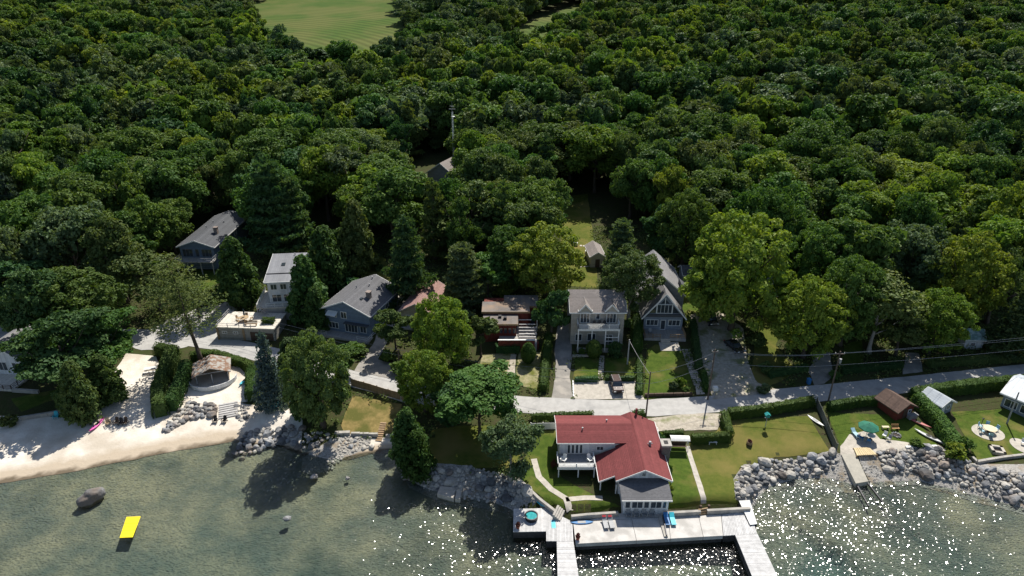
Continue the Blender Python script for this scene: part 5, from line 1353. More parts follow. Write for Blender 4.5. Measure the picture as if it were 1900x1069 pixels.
# ------------------------------------------------------------------ docks
DZ = 1.15
def D(px, py, z=DZ): return Vector((*at(px,py,z), z))
PLANKS = {}
DOCKWOOD = mat('sun_bleached_boards', (.60,.595,.59), (.47,.465,.46), 1.6, .85, bump=.2, bscale=18, rnd=.10)
def planked(parent, a, b, c, d, n, name='plank', m=None, th=.09, z=None):
    """planks between edge a-b and edge d-c (quad a,b,c,d at one level), each plank its own part"""
    for i in range(n):
        t0, t1 = i/n + .06/n, (i+1)/n - .06/n
        p0, p1, q0, q1 = a.lerp(b,t0), a.lerp(b,t1), d.lerp(c,t0), d.lerp(c,t1)
        dz = Vector((0,0,random.uniform(-.012,.012)))
        MB().prism([(p0.x,p0.y),(p1.x,p1.y),(q1.x,q1.y),(q0.x,q0.y)], a.z-th+dz.z, a.z+dz.z).build(name, m or DOCKWOOD, parent)
def skirt(parent, pts, z1, z0, m, name='fascia_beam', inset=0.04):
    b = MB()
    n = len(pts); cx = sum(p.x for p in pts)/n; cy = sum(p.y for p in pts)/n
    q = [(p.x+(cx-p.x)*.012, p.y+(cy-p.y)*.012) for p in pts]
    b.prism(q, z0, z1); return b.build(name, m, parent)
CRIB = mat('dark_crib_timber', (.075,.07,.07), (.045,.042,.042), 2, .9, lines=('Z',.25,.6)); 
SLAB = mat('dock_concrete', (.56,.54,.51), (.47,.45,.42), .7, .9, bump=.15, bscale=25, col3=(.40,.385,.36), scale3=.35)
def docks():
    t = thing('lake_dock', 'large grey dock of boards and concrete slabs below the lake house', 'dock', (0,0,0))
    # left square platform
    a,b_,c,d = D(953,944), D(1013,943), D(1013,986), D(952,987)
    planked(t, d,c,b_,a, 24); skirt(t, [a,b_,c,d], DZ-.1, -1.6, CRIB)
    # boards between platform and slab, running on into the long pier
    a,b_,c,d = D(1013,943.5), D(1062,968), D(1064,1004), D(1013.5,1004)
    planked(t, d,c,b_,a, 20); skirt(t, [a,b_,c,d], DZ-.1, -1.6, CRIB)
    a,b_,c,d = D(1033,1004.5), D(1064,1004.5), D(1076,1085), D(1035,1085)
    planked(t, a,d,c,b_, 34); skirt(t, [a,b_,c,d], DZ-.1, -1.6, CRIB)
    # concrete slabs
    top = [(1063,969),(1172,963),(1240,959.5),(1296,956.5),(1338,954.5)]; bot = [(1068,1009),(1181,1003),(1244,999.5),(1305,996),(1342,994)]
    for k in range(4):
        g_ = .3
        q = [D(top[k][0]+g_,top[k][1]), D(top[k+1][0]-g_,top[k+1][1]), D(bot[k+1][0]-g_,bot[k+1][1]), D(bot[k][0]+g_,bot[k][1])]
        MB().prism([(p.x,p.y) for p in q][::-1], .55, DZ).build('concrete_slab', SLAB, t, bevel=.02)
    q = [D(*top[0]), D(*top[-1]), D(*bot[-1]), D(*bot[0])]; skirt(t, q, .54, -1.6, CRIB)
    # shaded slab in front of the sun room
    q = [D(1140,953),(D(1226,950)),D(1240,959),D(1172,962.5),D(1090,966)]; MB().prism([(p.x,p.y) for p in q][::-1], -.6, DZ-.02).build('concrete_slab', SLAB, t)
    # right boards and outer arm
    a,b_,c,d = D(1338.5,954.5), D(1392,949), D(1405,990), D(1342.5,994)
    planked(t, a,b_,c,d, 22); skirt(t, [a,b_,c,d], DZ-.1, -1.6, CRIB)
    a,b_,c,d = D(1364,992.5), D(1405.5,990.3), D(1450,1085), D(1402,1085)
    planked(t, a,d,c,b_, 40); skirt(t, [a,b_,c,d], DZ-.1, -1.6, CRIB)
    # ramp along the slab joint
    MB().bar(D(1224,956,DZ+.12), D(1236,996,DZ+.12), .5, .14).build('slab_curb', CONC, t); MB().bar(D(1230,956,DZ+.25), D(1237,994,DZ+.25), .12, .3).build('slab_rail', DARKMETAL, t)
    # sea wall
    w = thing('sea_wall', 'low concrete sea wall between lawn and dock', 'wall', (0,0,0))
    for pts in ([(962,888),(1000,925),(1032,950)], [(1060,958),(1090,955),(1147,951)], [(1236,952),(1300,948.5)], [(1312,947.5),(1392,943)]):
        ps = [D(*p, 1.7) for p in pts]
        for p, q in zip(ps, ps[1:]): MB().bar(p-Vector((0,0,.85)), q-Vector((0,0,.85)), .4, 1.9).build('wall_block', CONC, w)
    s = thing('dock_steps', 'concrete steps from garden path down to the dock', 'steps', (0,0,0))
    p, q = D(1044,958,DZ), D(1030,946,1.9); stairs(s, p, q, 2.0, 4, CONC)
    s = thing('lawn_steps', 'pair of small steps from lawn path to concrete dock', 'steps', (0,0,0))
    stairs(s, D(1306,955,DZ), D(1304,943,1.85), 1.4, 3, WOODTAN)
    posts(s, [tuple(D(1299,948)[:2]), tuple(D(1314,947)[:2])], .9, 2.1, .3, WOODDARK)
    gsl = thing('white_gangway', 'white flat gangway at the right end of the dock', 'gangway', (0,0,0))
    a,b_,c,d = D(1371,929,1.5), D(1391,928,1.5), D(1405,972,1.35), D(1392,974,1.35)
    MB().prism([(p.x,p.y) for p in (d,c,b_,a)], [1.25,1.25,1.4,1.4], [1.35,1.35,1.5,1.5]).build('deck', mat('white_decking', (.74,.74,.72), (.62,.62,.61), 2, .7, lines=('Y',.2,.4)), gsl)
    for p in (a,b_,c,d): pass
    MB().bar(a+Vector((.1,0,-.6)), d+Vector((.1,0,-.5)), .2, .9).bar(b_+Vector((-.1,0,-.6)), c+Vector((-.1,0,-.5)), .2, .9).build('beam', CRIB, gsl)
docks()
def ramp_and_platforms():
    t = thing('concrete_boat_ramp', 'pale concrete boat ramp sloping into the lake', 'ramp', (0,0,0))
    a,b_,c,d = D(1561,843,1.75), D(1588,842,1.75), D(1611,893,.75), D(1588,897,.75)
    MB().prism([(p.x,p.y) for p in (d,c,b_,a)], -.8, [.75,.75,1.75,1.75]).build('slab', mat('ramp_concrete',(.46,.43,.36),(.36,.34,.29),1,.9,bump=.2), t)
    MB().bar(D(1588,897,.35), D(1612,940,-.05), .18, .25).bar(D(1606,892,.35), D(1640,935,-.05), .18, .25).build('rail', DARKMETAL, t)
    t = thing('wooden_platform', 'pale timber platform over the rocks beside the boat ramp', 'platform', (0,0,0))
    a,b_,c,d = D(1584,831,2.0), D(1613,830,2.0), D(1627,843,2.0), D(1590,845,2.0)
    planked(t, a,b_,c,d, 9, m=mat('new_pine', (.62,.50,.30), (.52,.41,.23), 3, .8, rnd=.1)); posts(t, [(p.x,p.y) for p in (a,b_,c,d)], 0, 1.9, .16, WOODTAN)
    t = thing('flat_stone_landing', 'pair of large flat concrete slabs at the water below the shaded lawn', 'landing', (0,0,0))
    q = [D(817,901,.75), D(846,904,.75), D(842,926,.6), D(811,917,.6)]; MB().prism([(p.x,p.y) for p in q][::-1], -.4, .7).build('slab', PAVE, t, bevel=.04)
    q = [D(848,904,.75), D(858,905,.75), D(854,927,.6), D(844,926,.6)]; MB().prism([(p.x,p.y) for p in q][::-1], -.4, .68).build('slab', PAVE, t, bevel=.04)
    t = thing('slab_steps', 'rough slab steps down the rocks to the flat landing', 'steps', (0,0,0))
    for k,(px_,py_) in enumerate([(852,872),(846,880),(842,889),(840,897)]):
        p = D(px_,py_,1.5-.22*k); MB().box(p.x-.8,p.x+.8,p.y-.35,p.y+.35,p.z-.3,p.z).build('step', PAVE, t, bevel=.05)
ramp_and_platforms()

# ------------------------------------------------------------------ walls, steps and fences
def board_fence(label, px, h, m, name='board_fence', bw=.22, dz=0.0, z=None, rails=True):
    P = pp(px); t = thing(name, label, 'fence', (P[0][0],P[0][1],0))
    for (ax,ay),(bx,by) in zip(P,P[1:]):
        L_ = math.hypot(bx-ax,by-ay); n = max(1,int(L_/bw)); rz = math.atan2(by-ay,bx-ax)
        me = None
        for i in range(n):
            f = (i+.5)/n; x, y = lerp(ax,bx,f), lerp(ay,by,f); zz = hb(x,y)
            if me is None: o = MB().box(-bw*.47,bw*.47,-.02,.02,-.2,h).build('board', m, t); me = o.data
            else: o = link(bpy.data.objects.new('board', me)); o.parent = t
            o.location = (x-P[0][0], y-P[0][1], zz+random.uniform(-.02,.02)+dz); o.rotation_euler = (0,0,rz)
        k = max(1,round(L_/2.4))
        for i in range(k+1):
            f = i/k; x, y = lerp(ax,bx,f), lerp(ay,by,f); o = MB().box(-.07,.07,.03,.15,-.3,h+.08).build('post', m, t); o.location = (x-P[0][0], y-P[0][1], hb(x,y)+dz); o.rotation_euler = (0,0,rz)
    return t
board_fence('tan board fence along the road above the dry lawn', [(652,716),(700,730),(742,742)], 1.5, WOODTAN)
board_fence('short tan fence panel right of the gate gap', [(745,742),(768,748)], 1.5, WOODTAN)
board_fence('dark board fence between the two waterside lawns', [(1513,752),(1530,790),(1550,838)], 1.5, mat('grey_green_boards',(.16,.17,.15),None,2,.8,rnd=.1), bw=.3)
board_fence('white board fence left of the red-roofed house', [(985,797),(1030,796)], 1.2, WHITE)
def low_wall(label, px, h, m, th=.35, name='retaining_wall', cat='wall', zt=None, block=1.6):
    P = pp(px); t = thing(name, label, cat, (0,0,0))
    for (ax,ay),(bx,by) in zip(P,P[1:]):
        L_ = math.hypot(bx-ax,by-ay); n = max(1,round(L_/block))
        for i in range(n):
            p = Vector((lerp(ax,bx,i/n),lerp(ay,by,i/n),0)); q = Vector((lerp(ax,bx,(i+1)/n-.01),lerp(ay,by,(i+1)/n-.01),0)); z = hb((p.x+q.x)/2,(p.y+q.y)/2)
            MB().bar(p+Vector((0,0,z+h/2-.4)), q+Vector((0,0,z+h/2-.4)), th, h+.8).build('wall_block', m, t)
    return t
low_wall('dark timber kerb wall at the foot of the sloping lawn', [(1196,736),(1285,734)], .6, WOODDARK, .3)
low_wall('low white edging between driveway and parking pad', [(1063,708),(1064,738)], .3, WHITE, .2, block=.7)
low_wall('concrete sea wall round the round-table lawn', [(1803,852),(1812,860),(1860,852),(1910,846)], .5, CONC, .4)
low_wall('concrete retaining wall at the top of the lake steps', [(622,806),(650,806)], .5, CONC, .6)
low_wall('shaded concrete retaining wall below the dry lawn', [(652,808),(702,810)], .6, CONC, .4)
low_wall('retaining wall right of the lake steps', [(716,812),(738,812)], .6, CONC, .4)
low_wall('brick kerb along the beige house lawn', [(1062,662),(1112,660)], .35, PAVE, .4)
low_wall('low concrete wall below the beach lawn at left', [(40,780),(90,772),(140,762)], .7, CONC, .4)
low_wall('low white parapet of the umbrella patio', [(1680,832),(1738,830)], .35, WHITE, .4)
low_wall('narrow concrete strip across the back lawn', [(1075,496),(1098,494)], .1, PAVE, .4, block=3)
def flight(label, a, b, w, n, m, name='garden_steps', dz=.12):
    p, q = Vector(pt(*a)), Vector(pt(*b)); t = thing(name, label, 'steps', (0,0,0)); 
    for i in range(n):
        f = (i+.5)/n; c = p.lerp(q,f); c.z = hb(c.x,c.y); u = (q-p); run = math.hypot(u.x,u.y)/n; u.z = 0; u.normalize(); s = Vector((-u.y,u.x,0))
        MB().obox(c - u*run*.36 - s*w/2 + Vector((0,0,-.2)), u*run*.72, s*w, Vector((0,0,.2+dz))).build('step', m, t)
    return t
flight('long stair of pale slabs up the right of the sloping lawn', (1296,716), (1272,648), 1.5, 18, PAVE)
flight('narrow stone steps from parking pad to the beige house', (1114,704), (1117,660), .9, 11, PAVE)
flight('wooden steps from the beach to the pavilion terrace', (424,776), (424,748), 3.0, 7, WOODGREY, 'beach_steps', .2)
flight('dark steps from the dry lawn down to the lake', (702,820), (712,784), 1.0, 9, WOODTAN, 'lake_steps', .15)
flight('slab path steps behind the small garden shed', (1098,458), (1075,456), .8, 4, PAVE, 'stepping_stones', .08)
drape('landing', pp([(1222,636),(1258,636),(1264,652),(1226,652)]), PAVE, .12, amp=.05)
drape('garden_walk', pp([(1290,716),(1302,716),(1308,732),(1292,733)]), PAVE, .08, amp=.05)

# ------------------------------------------------------------------ furniture
def colour(n, c): return mat('paint_'+n, c, tuple(v*.8 for v in c), 4, .5)
BLUE = colour('blue',(.05,.20,.45)); CYAN = colour('cyan',(.05,.50,.62)); PINK = colour('magenta',(.75,.10,.42)); REDP = colour('red',(.50,.05,.06)); YEL = mat('yellow_foam',(.90,.72,.02),(.84,.66,.02),2,.5)
TEAL = colour('teal',(.03,.28,.27)); GREENC = mat('green_canvas',(.025,.17,.11),None,3,.8); LBLUE = colour('pale_blue',(.32,.52,.62)); BLACKP = colour('black',(.02,.02,.022)); TAN = colour('tan',(.45,.33,.2)); CREAM = colour('cream',(.72,.62,.40))
def adirondack(label, x, y, z, rz, m, group=None):
    t = thing('adirondack_chair', label, 'chair', (x,y,z), rz, group)
    b = MB()
    for k in range(5): b.obox((-.27+k*.11,-.35+.0,.36),(.10,0,0),(0,.55,-.14),(0,.005,.03))
    b.build('seat', m, t); b = MB()
    for k in range(5): b.obox((-.28+k*.115,.16,.22),(.105,0,0),(0,.32,.78+.06*(2-abs(k-2))),(0,-.03,.012))
    b.build('backrest', m, t)
    for s in (-1,1):
        MB().box(s*.36-.07,s*.36+.07,-.42,.30,.55,.58).build('armrest', m, t); MB().box(s*.34-.03,s*.34+.03,-.38,-.28,0,.55).build('leg', m, t); MB().obox((s*.30-.03,-.1,.3),(.06,0,0),(0,.65,-.3),(0,.03,.1)).build('leg', m, t)
    return t
def gp(px, py, dz=0.0):
    x, y, z = pt(px,py); return x, y, z+dz
BZ = .06
for px_, py_, rz, m, lab in [(202,788,.7,TAN,'tan beach chair turned aside, nearest the pink kayak'),(217,787,0,WOODDARK,'left of three dark chairs in a row on the beach'),(225,788,.1,BLACKP,'middle of three dark chairs in a row on the beach'),(233,787,-.1,WOODDARK,'right of three dark chairs in a row on the beach'),
    (400,784,.1,BLACKP,'dark chair left of the two below the beach steps'),(417,784,-.1,BLACKP,'dark chair right of the two below the beach steps'),(105,776,.3,CYAN,'bright blue chair in the shade on the left beach')]:
    x,y,z = gp(px_,py_,BZ); adirondack(lab, x, y, z, math.pi*0+rz, m)
for px_, lab, rz in ((1046,'white armchair at the left end of the lake house balcony',-.5),(1095,'white armchair at the right end of the lake house balcony',.5)):
    y = 78.6; x = (px_-950)*(y*CP+(CAM_Z-4)*SP)/FPX; adirondack(lab, x, y, 1.55+1.95, rz, WHITE)
for k in range(3):
    adirondack(['left','middle','right'][k]+' of three dark chairs on the white balcony of the beige house', 15.1+k*.95, 109.6, 3.9+4.75, 0, BLACKP)
for k in range(4):
    p = D(1166+k*14.5,957.5); adirondack(['first','second','third','fourth'][k]+' from the left of four grey chairs against the sun room', p.x, p.y, DZ, 0, GREYPAINT)
adirondack('grey chair on the left of the porch of the grey gable cottage', 26.5,113.6,4.82,.2,GREYPAINT)
def lounger(label, x, y, z, rz, m, fm=None):
    t = thing('sun_lounger', label, 'lounger', (x,y,z), rz)
    MB().box(-.32,.32,-1.0,.35,.30,.38).build('seat', m, t); MB().obox((-.32,.35,.30),(.64,0,0),(0,.6,.38),(0,-.05,.07)).build('backrest', m, t)
    for sx in (-.27,.27):
        for sy in (-.85,.5): MB().box(sx-.03,sx+.03,sy-.03,sy+.03,0,.3).build('leg', fm or WHITE, t)
    return t
for px_, m, lab in ((1236.5,BLUE,'left of two blue sun loungers on the dock'),(1247.5,BLUE,'right of two blue sun loungers on the dock')):
    p = D(px_,967); lounger(lab, p.x, p.y, DZ, 0, CYAN if px_ > 1240 else m)
for px_, lab in ((1122.5,'left of two grey loungers with red pillows on the slab'),(1133.5,'right of two grey loungers with red pillows on the slab')):
    p = D(px_,973); t = lounger(lab, p.x, p.y, DZ, .1, GREYPAINT, GREYPAINT); MB().obox((-.25,.72,.58),(.5,0,0),(0,.22,.14),(0,-.08,.12)).build('pillow', REDP, t)
def kayak(label, x, y, z, rz, L_, m, name='kayak', cat='kayak', flat=False, tilt=0):
    t = thing(name, label, cat, (x,y,z), rz); t.rotation_euler = (tilt,0,rz)
    n, mm = 13, 10; b = MB(); W_ = .36; 
    for i in range(n):
        u = -1 + 2*i/(n-1); w = W_*max(.02,(1-abs(u)**2.4)); h = (.17 if not flat else .06)*max(.1,(1-.6*abs(u)**3)); rise = .12*abs(u)**3
        for k in range(mm):
            a = 2*math.pi*k/mm; b.v.append((u*L_/2, math.cos(a)*w, .18+math.sin(a)*h*(1.0 if math.sin(a) < 0 else .7)+rise if not flat else .07+math.sin(a)*h+rise*.5))
    for i in range(n-1):
        for k in range(mm): b.f.append((i*mm+k, i*mm+(k+1)%mm, (i+1)*mm+(k+1)%mm, (i+1)*mm+k))
    b.f.append(tuple(range(mm))); b.f.append(tuple((n-1)*mm+k for k in range(mm))); b.build('hull', m, t, smooth=True)
    if not flat:
        MB().lathe([(.25,0),(.27,.05),(.22,.06),(.2,.02)], (0,0,.26), 12, 1.7, .9).build('cockpit_rim', BLACKP, t)
        MB().lathe([(.19,0),(.19,.005)], (0,0,.30), 12, 1.8, .9).build('cockpit', RUBBER, t)
    else: MB().box(-.6,.5,-.2,.2,.125,.14).build('deck_pad', GREYPAINT, t)
    return t
x,y,z = gp(181,790,.08); kayak('pink kayak pulled up against the cedars on the beach', x,y,z, 1.45, 3.8, PINK)
p = D(1000,932,1.0); kayak('cyan kayak on the stones beside the dock steps', p.x,p.y,1.0, -.95, 3.0, CYAN)
p = D(1080,970); kayak('blue paddleboard lying along the sea wall', p.x,p.y,DZ, .04, 3.1, BLUE, 'paddleboard','paddleboard', True)
x,y,z = gp(1513,782,.1); kayak('white paddleboard leaning by the dark board fence', x,y,z, -1.1, 3.4, WHITE, 'paddleboard','paddleboard', True)
x,y,z = gp(1703,786,.1); kayak('red kayak beside the loose hedge', x,y,z, -.9, 4.0, mat('faded_red',(.52,.16,.15),None,3,.5))
x,y,z = gp(1722,812,.1); kayak('white canoe on the lawn edge below the red kayak', x,y,z, -.95, 4.4, WHITE, 'canoe','canoe')
x,y,z = gp(1731,816,.1); kayak('grey kayak next to the white canoe', x,y,z, -.95, 4.0, GREYPAINT)
x,y,z = gp(455,708,.1); kayak('turquoise kayak by the hedge of the pavilion terrace', x,y,z, 1.3, 3.4, CYAN)
def mat_float():
    q = [Vector((*at(*p,.06),0)) for p in [(235,959),(261,958),(246,997),(222,998)]]
    t = thing('floating_mat', 'bright yellow foam mat floating on the lake', 'float', (q[0].x,q[0].y,.03))
    n = 6
    for i in range(n):
        a,b_,c,d = q[0].lerp(q[3],i/n+.008), q[1].lerp(q[2],i/n+.008), q[1].lerp(q[2],(i+1)/n), q[0].lerp(q[3],(i+1)/n)
        MB().prism([(p.x-q[0].x,p.y-q[0].y) for p in (d,c,b_,a)], -.03, .05+.01*(i%2)).build('foam_panel', YEL, t)
mat_float()
p = D(986,962); t = thing('hot_tub', 'round teal hot tub on the left dock platform', 'hot tub', (p.x,p.y,DZ))
MB().lathe([(.85,0),(.9,.5),(.92,.62),(.78,.62),(.74,.45)], n=24).build('shell', DARKMETAL, t); MB().lathe([(.75,.45),(.75,.5)], n=24).build('water', mat('tub_water',(.03,.26,.28),(.06,.40,.40),3,.08,spec=.6), t)
p = D(1027,973); t = thing('bath_mat', 'turquoise mat lying on the dock boards', 'mat', (p.x,p.y,DZ+.012)); MB().box(-.28,.28,-.7,.7,0,.02).build('mat', CYAN, t); MB().box(-.28,.28,-.75,-.705,0,.02).build('fringe', WHITE, t)
def flower_pot(label, px, py, z=DZ, s=1.0, fl='red'):
    p = D(px,py,z); t = thing('flower_pot', label, 'flower pot', (p.x,p.y,z), scale=s)
    MB().lathe([(.2,0),(.28,.4),(.31,.42),(.31,.48),(.26,.48),(.25,.42)], n=12).build('pot', mat('terracotta',(.32,.10,.06),None,3,.8), t)
    o = link(bpy.data.objects.new('flowers', SHRUB[0])); o.parent = t; o.location = (0,0,.38); o.scale = (.75,.75,.6); o.material_slots[0].link = 'OBJECT'; o.material_slots[0].material = LMAT(fl)
flower_pot('red flower pot at the left corner of the dock platform', 961, 980); flower_pot('red flower pot at the corner of the concrete slab', 1072, 1001)
def round_table(label, x, y, z, r, m, name='round_table'):
    t = thing(name, label, 'table', (x,y,z)); MB().lathe([(r,.70),(r,.75)], n=18).build('top', m, t); MB().tube((0,0,0),(0,0,.7),.06,.06,8).build('pedestal', DARKMETAL, t); MB().lathe([(.3,0),(.3,.05)], n=10).build('base', DARKMETAL, t)
    return t
def patio_chair(label, x, y, z, rz, m, group=None):
    t = thing('patio_chair', label, 'chair', (x,y,z), rz, group)
    MB().box(-.27,.27,-.27,.27,.40,.46).build('seat', m, t); MB().obox((-.27,.24,.44),(.54,0,0),(0,.12,.5),(0,.03,.01)).build('backrest', m, t)
    for sx in (-.24,.24):
        for sy in (-.24,.24): MB().box(sx-.025,sx+.025,sy-.025,sy+.025,0,.4).build('leg', m, t)
    return t
# round patio on the right lawn
cx, cy, cz = pt(1833,803)
drape('round_patio', [(cx+math.cos(a*.2618)*2.35, cy+math.sin(a*.2618)*2.1) for a in range(24)], PAVE, .08, amp=None)
round_table('cream round table on the round patio', cx+.2, cy+.1, cz+.08, .95, CREAM)
for i,a in enumerate((2.2,1.2,3.3,4.3,.3)): patio_chair(['blue chair behind the cream table, left','blue chair behind the cream table, right','blue chair left of the cream table','blue chair in front of the cream table','blue chair right of the cream table'][i], cx+.2+math.cos(a)*1.35, cy+.1+math.sin(a)*1.3, cz+.08, a-math.pi/2, LBLUE)
x,y,z = pt(1820,790); t = thing('patio_heater', 'dark post lamp at the edge of the round patio', 'lamp', (x,y,z)); MB().tube((0,0,0),(0,0,1.3),.05,.05,8).build('post', BLACKP, t); MB().lathe([(.12,1.3),(.2,1.42),(.05,1.5)], n=10).build('head', BLACKP, t)
x,y,z = pt(1849,838); t = thing('stone_fire_pit', 'square block fire pit on the lawn by the sea wall', 'fire pit', (x,y,z), R(-14))
for a in range(4):
    o = MB().box(-.95,.95,-.95,-.55,-.2,.55).build('block', PAVE, t); o.rotation_euler = (0,0,a*math.pi/2)
MB().box(-.5,.5,-.5,.5,-.2,.2).build('ash_bed', mat('ash',(.06,.045,.04),None,5,.9), t)
x,y,z = pt(1896,828); drape('round_patio', [(x+math.cos(a*.2618)*1.5, y+math.sin(a*.2618)*1.9) for a in range(24)], PAVE, .08, amp=None)
patio_chair('white chair on the small patio at the right edge', x+.3,y+.3,z+.08,-.6,WHITE)
# umbrella patio
x,y,z = pt(1606,812)
t = thing('patio_umbrella', 'dark green patio umbrella standing open on the stone patio', 'umbrella', (x,y,z+.08))
b = MB(); n = 8; prof = [(1.55,2.05),(.8,2.42),(.05,2.68)]
for k in range(n):
    a0, a1 = 2*math.pi*k/n, 2*math.pi*(k+1)/n; pb = MB()
    for (r0,z0),(r1,z1) in zip(prof,prof[1:]): pb.add([(math.cos(a0)*r0,math.sin(a0)*r0,z0),(math.cos(a1)*r0,math.sin(a1)*r0,z0),(math.cos(a1)*r1,math.sin(a1)*r1,z1),(math.cos(a0)*r1,math.sin(a0)*r1,z1)],[(0,1,2,3)])
    pb.add([(math.cos(a0)*1.55,math.sin(a0)*1.55,2.05),(math.cos(a1)*1.55,math.sin(a1)*1.55,2.05),(math.cos(a1)*1.55,math.sin(a1)*1.55,1.9),(math.cos(a0)*1.55,math.sin(a0)*1.55,1.9)],[(0,1,2,3)])
    pb.build('canopy_panel', GREENC, t)
MB().tube((0,0,0),(0,0,2.75),.04,.04,8).build('pole', GREYPAINT, t); MB().lathe([(.35,0),(.35,.1)], n=10).build('base', CONC, t)
round_table('white round table under the green umbrella', x+.5,y-.5,z+.08,.6,WHITE)
patio_chair('blue chair left of the umbrella table', x-1.0,y-.6,z+.08,.9,BLUE); patio_chair('blue chair in front of the umbrella table', x-.2,y-1.3,z+.08,2.6,BLUE)
x2,y2,z2 = pt(1586,808); lounger('pale blue lounger left of the green umbrella', x2,y2,z2+.08,.15,LBLUE); x2,y2,z2 = pt(1640,812)
patio_chair('white chair right of the umbrella shadow', x2,y2,z2+.08,-.8,WHITE); x2,y2,z2 = pt(1648,818); patio_chair('grey chair at the right end of the stone patio', x2,y2,z2+.08,-1.0,GREYPAINT)
def bench(label, px, py, m, w=1.3, back=True, dz=0.0, rz=0.0, name='bench'):
    x,y,z = pt(px,py); t = thing(name, label, 'bench', (x,y,z+dz), rz)
    for k in range(3): MB().box(-w/2,w/2,-.22+k*.15,-.09+k*.15,.42,.47).build('seat_slat', m, t)
    if back:
        for k in range(3): MB().box(-w/2,w/2,.25+.03*k,.29+.03*k,.52+.15*k,.64+.15*k).build('back_slat', m, t)
    for s in (-1,1): MB().box(s*w*.42-.04,s*w*.42+.04,-.2,.24,0,.42).build('leg', m, t)
bench('small orange wooden bench by the fire ring', 1660, 798, mat('orange_wood',(.50,.28,.12),None,3,.7), 1.2); bench('backless pale wooden bench by the fire ring', 1642, 796, CREAM, 1.1, False)
bench('white garden bench in front of the clipped hedge', 1322, 824, WHITE, 1.3); bench('pale blue double bench on the shaded beach, left half', 501, 757, CYAN, 1.5, dz=.06); bench('pale blue double bench on the shaded beach, right half', 516, 757.5, CYAN, 1.5, dz=.06)
x,y,z = pt(1663,808); t = thing('fire_ring', 'ring of stones round ashes on the umbrella lawn', 'fire ring', (x,y,z))
for k in range(10):
    o = link(bpy.data.objects.new('ring_stone', ROCKS[k%7])); o.parent = t; o.location = (math.cos(k*.628)*.6, math.sin(k*.628)*.6, .1); o.scale = (.38,.38,.38); o.rotation_euler = (0,0,k)
MB().lathe([(.45,.02),(.45,.06)], n=12).build('ash_bed', MATS['ash'], t)
x,y,z = pt(1390,826); t = thing('barrel_planter', 'half-barrel planter with red flowers on the lawn', 'planter', (x,y,z)); MB().lathe([(.36,0),(.46,.35),(.42,.7),(.36,.7),(.36,.62)], n=14).build('barrel', WOODTAN, t); MB().lathe([(.455,.12),(.475,.16),(.475,.2),(.46,.24)], n=14).build('hoop', DARKMETAL, t)
o = link(bpy.data.objects.new('flowers', SHRUB[1])); o.parent = t; o.location = (0,0,.6); o.scale = (.8,.8,.45); o.material_slots[0].link = 'OBJECT'; o.material_slots[0].material = LMAT('red')
x,y,z = pt(1420,792); t = thing('bird_house', 'teal bird house on a tall pole over the lawn', 'bird house', (x,y,z)); MB().tube((0,0,-.2),(0,0,1.9),.05,.05,7).build('pole', WOODGREY, t); b = MB(); gable_body(b,-.3,.3,-.25,.25,1.9,2.4,2.6,'y'); b.build('box', TEAL, t); b = MB(); gable_roof(b,-.3,.3,-.25,.25,2.4,2.62,'y',.12,.05); b.build('roof', TEAL, t); MB().box(-.18,.18,.3,.5,1.2,1.5).build('feeder', DARKMETAL, t)
x,y,z = pt(968,876); t = thing('rain_barrel', 'pale blue barrel lying at the end of the sea wall', 'barrel', (x,y,z), .3); MB().extr([(math.cos(a*.449)*.55, .5+math.sin(a*.449)*.5) for a in range(14)], 'x', -.6, .6).build('drum', LBLUE, t); MB().box(-.66,-.6,-.5,.5,0,1.0).build('lid', WHITE, t)
x,y,z = pt(1259,832); t = thing('garden_swing', 'garden swing under a white curved canopy', 'swing', (x,y,z), R(-2))
b = MB(); pr = [(-1.1+2.2*i/8, 1.95+.28*math.sin(math.pi*i/8)) for i in range(9)]
b.extr([(p*.62,q) for p,q in pr] + [(p*.62,q-.06) for p,q in pr[::-1]], 'x', -1.45, 1.45); b.build('canopy', WHITE, t)
for sx in (-1.3,1.3): MB().bar((sx,-.6,0),(sx,0,2.0),.07).bar((sx,.6,0),(sx,0,2.0),.07).build('a_frame', WHITE, t)
MB().box(-1.1,1.1,-.25,.3,.45,.53).build('seat', WOODDARK, t); MB().box(-1.1,1.1,.3,.36,.5,1.05).build('seat_back', WOODDARK, t)
def bin_(label, px, py, m, s=1.0):
    x,y,z = pt(px,py); t = thing('wheeled_bin', label, 'bin', (x,y,z), .2, scale=s)
    MB().prism([(-.25,-.3),(.25,-.3),(.25,.3),(-.25,.3)], 0, .95).build('body', m, t); MB().box(-.29,.29,-.34,.36,.95,1.03).build('lid', m, t)
    for s_ in (-1,1): MB().tube((s_*.25,.3,.12),(s_*.31,.3,.12),.12,.12,10).build('wheel', RUBBER, t)
bin_('blue recycling bin in the shaded lane by the road', 1500, 712, BLUE); bin_('blue bin at the fence behind the lake house', 1203, 798, BLUE); bin_('white bin beside the blue bin behind the lake house', 1201, 790, WHITE)
x,y,z = pt(1888,660); t = thing('fire_hydrant', 'small red hydrant on the verge at the right edge', 'hydrant', (x,y,z)); MB().lathe([(.2,0),(.2,.1),(.14,.12),(.14,.6),(.18,.62),(.1,.8),(.03,.85)], n=12).build('barrel', REDP, t); MB().tube((-.26,0,.5),(.26,0,.5),.07,.07,8).build('outlet', REDP, t)
x,y,z = pt(1262,638); 
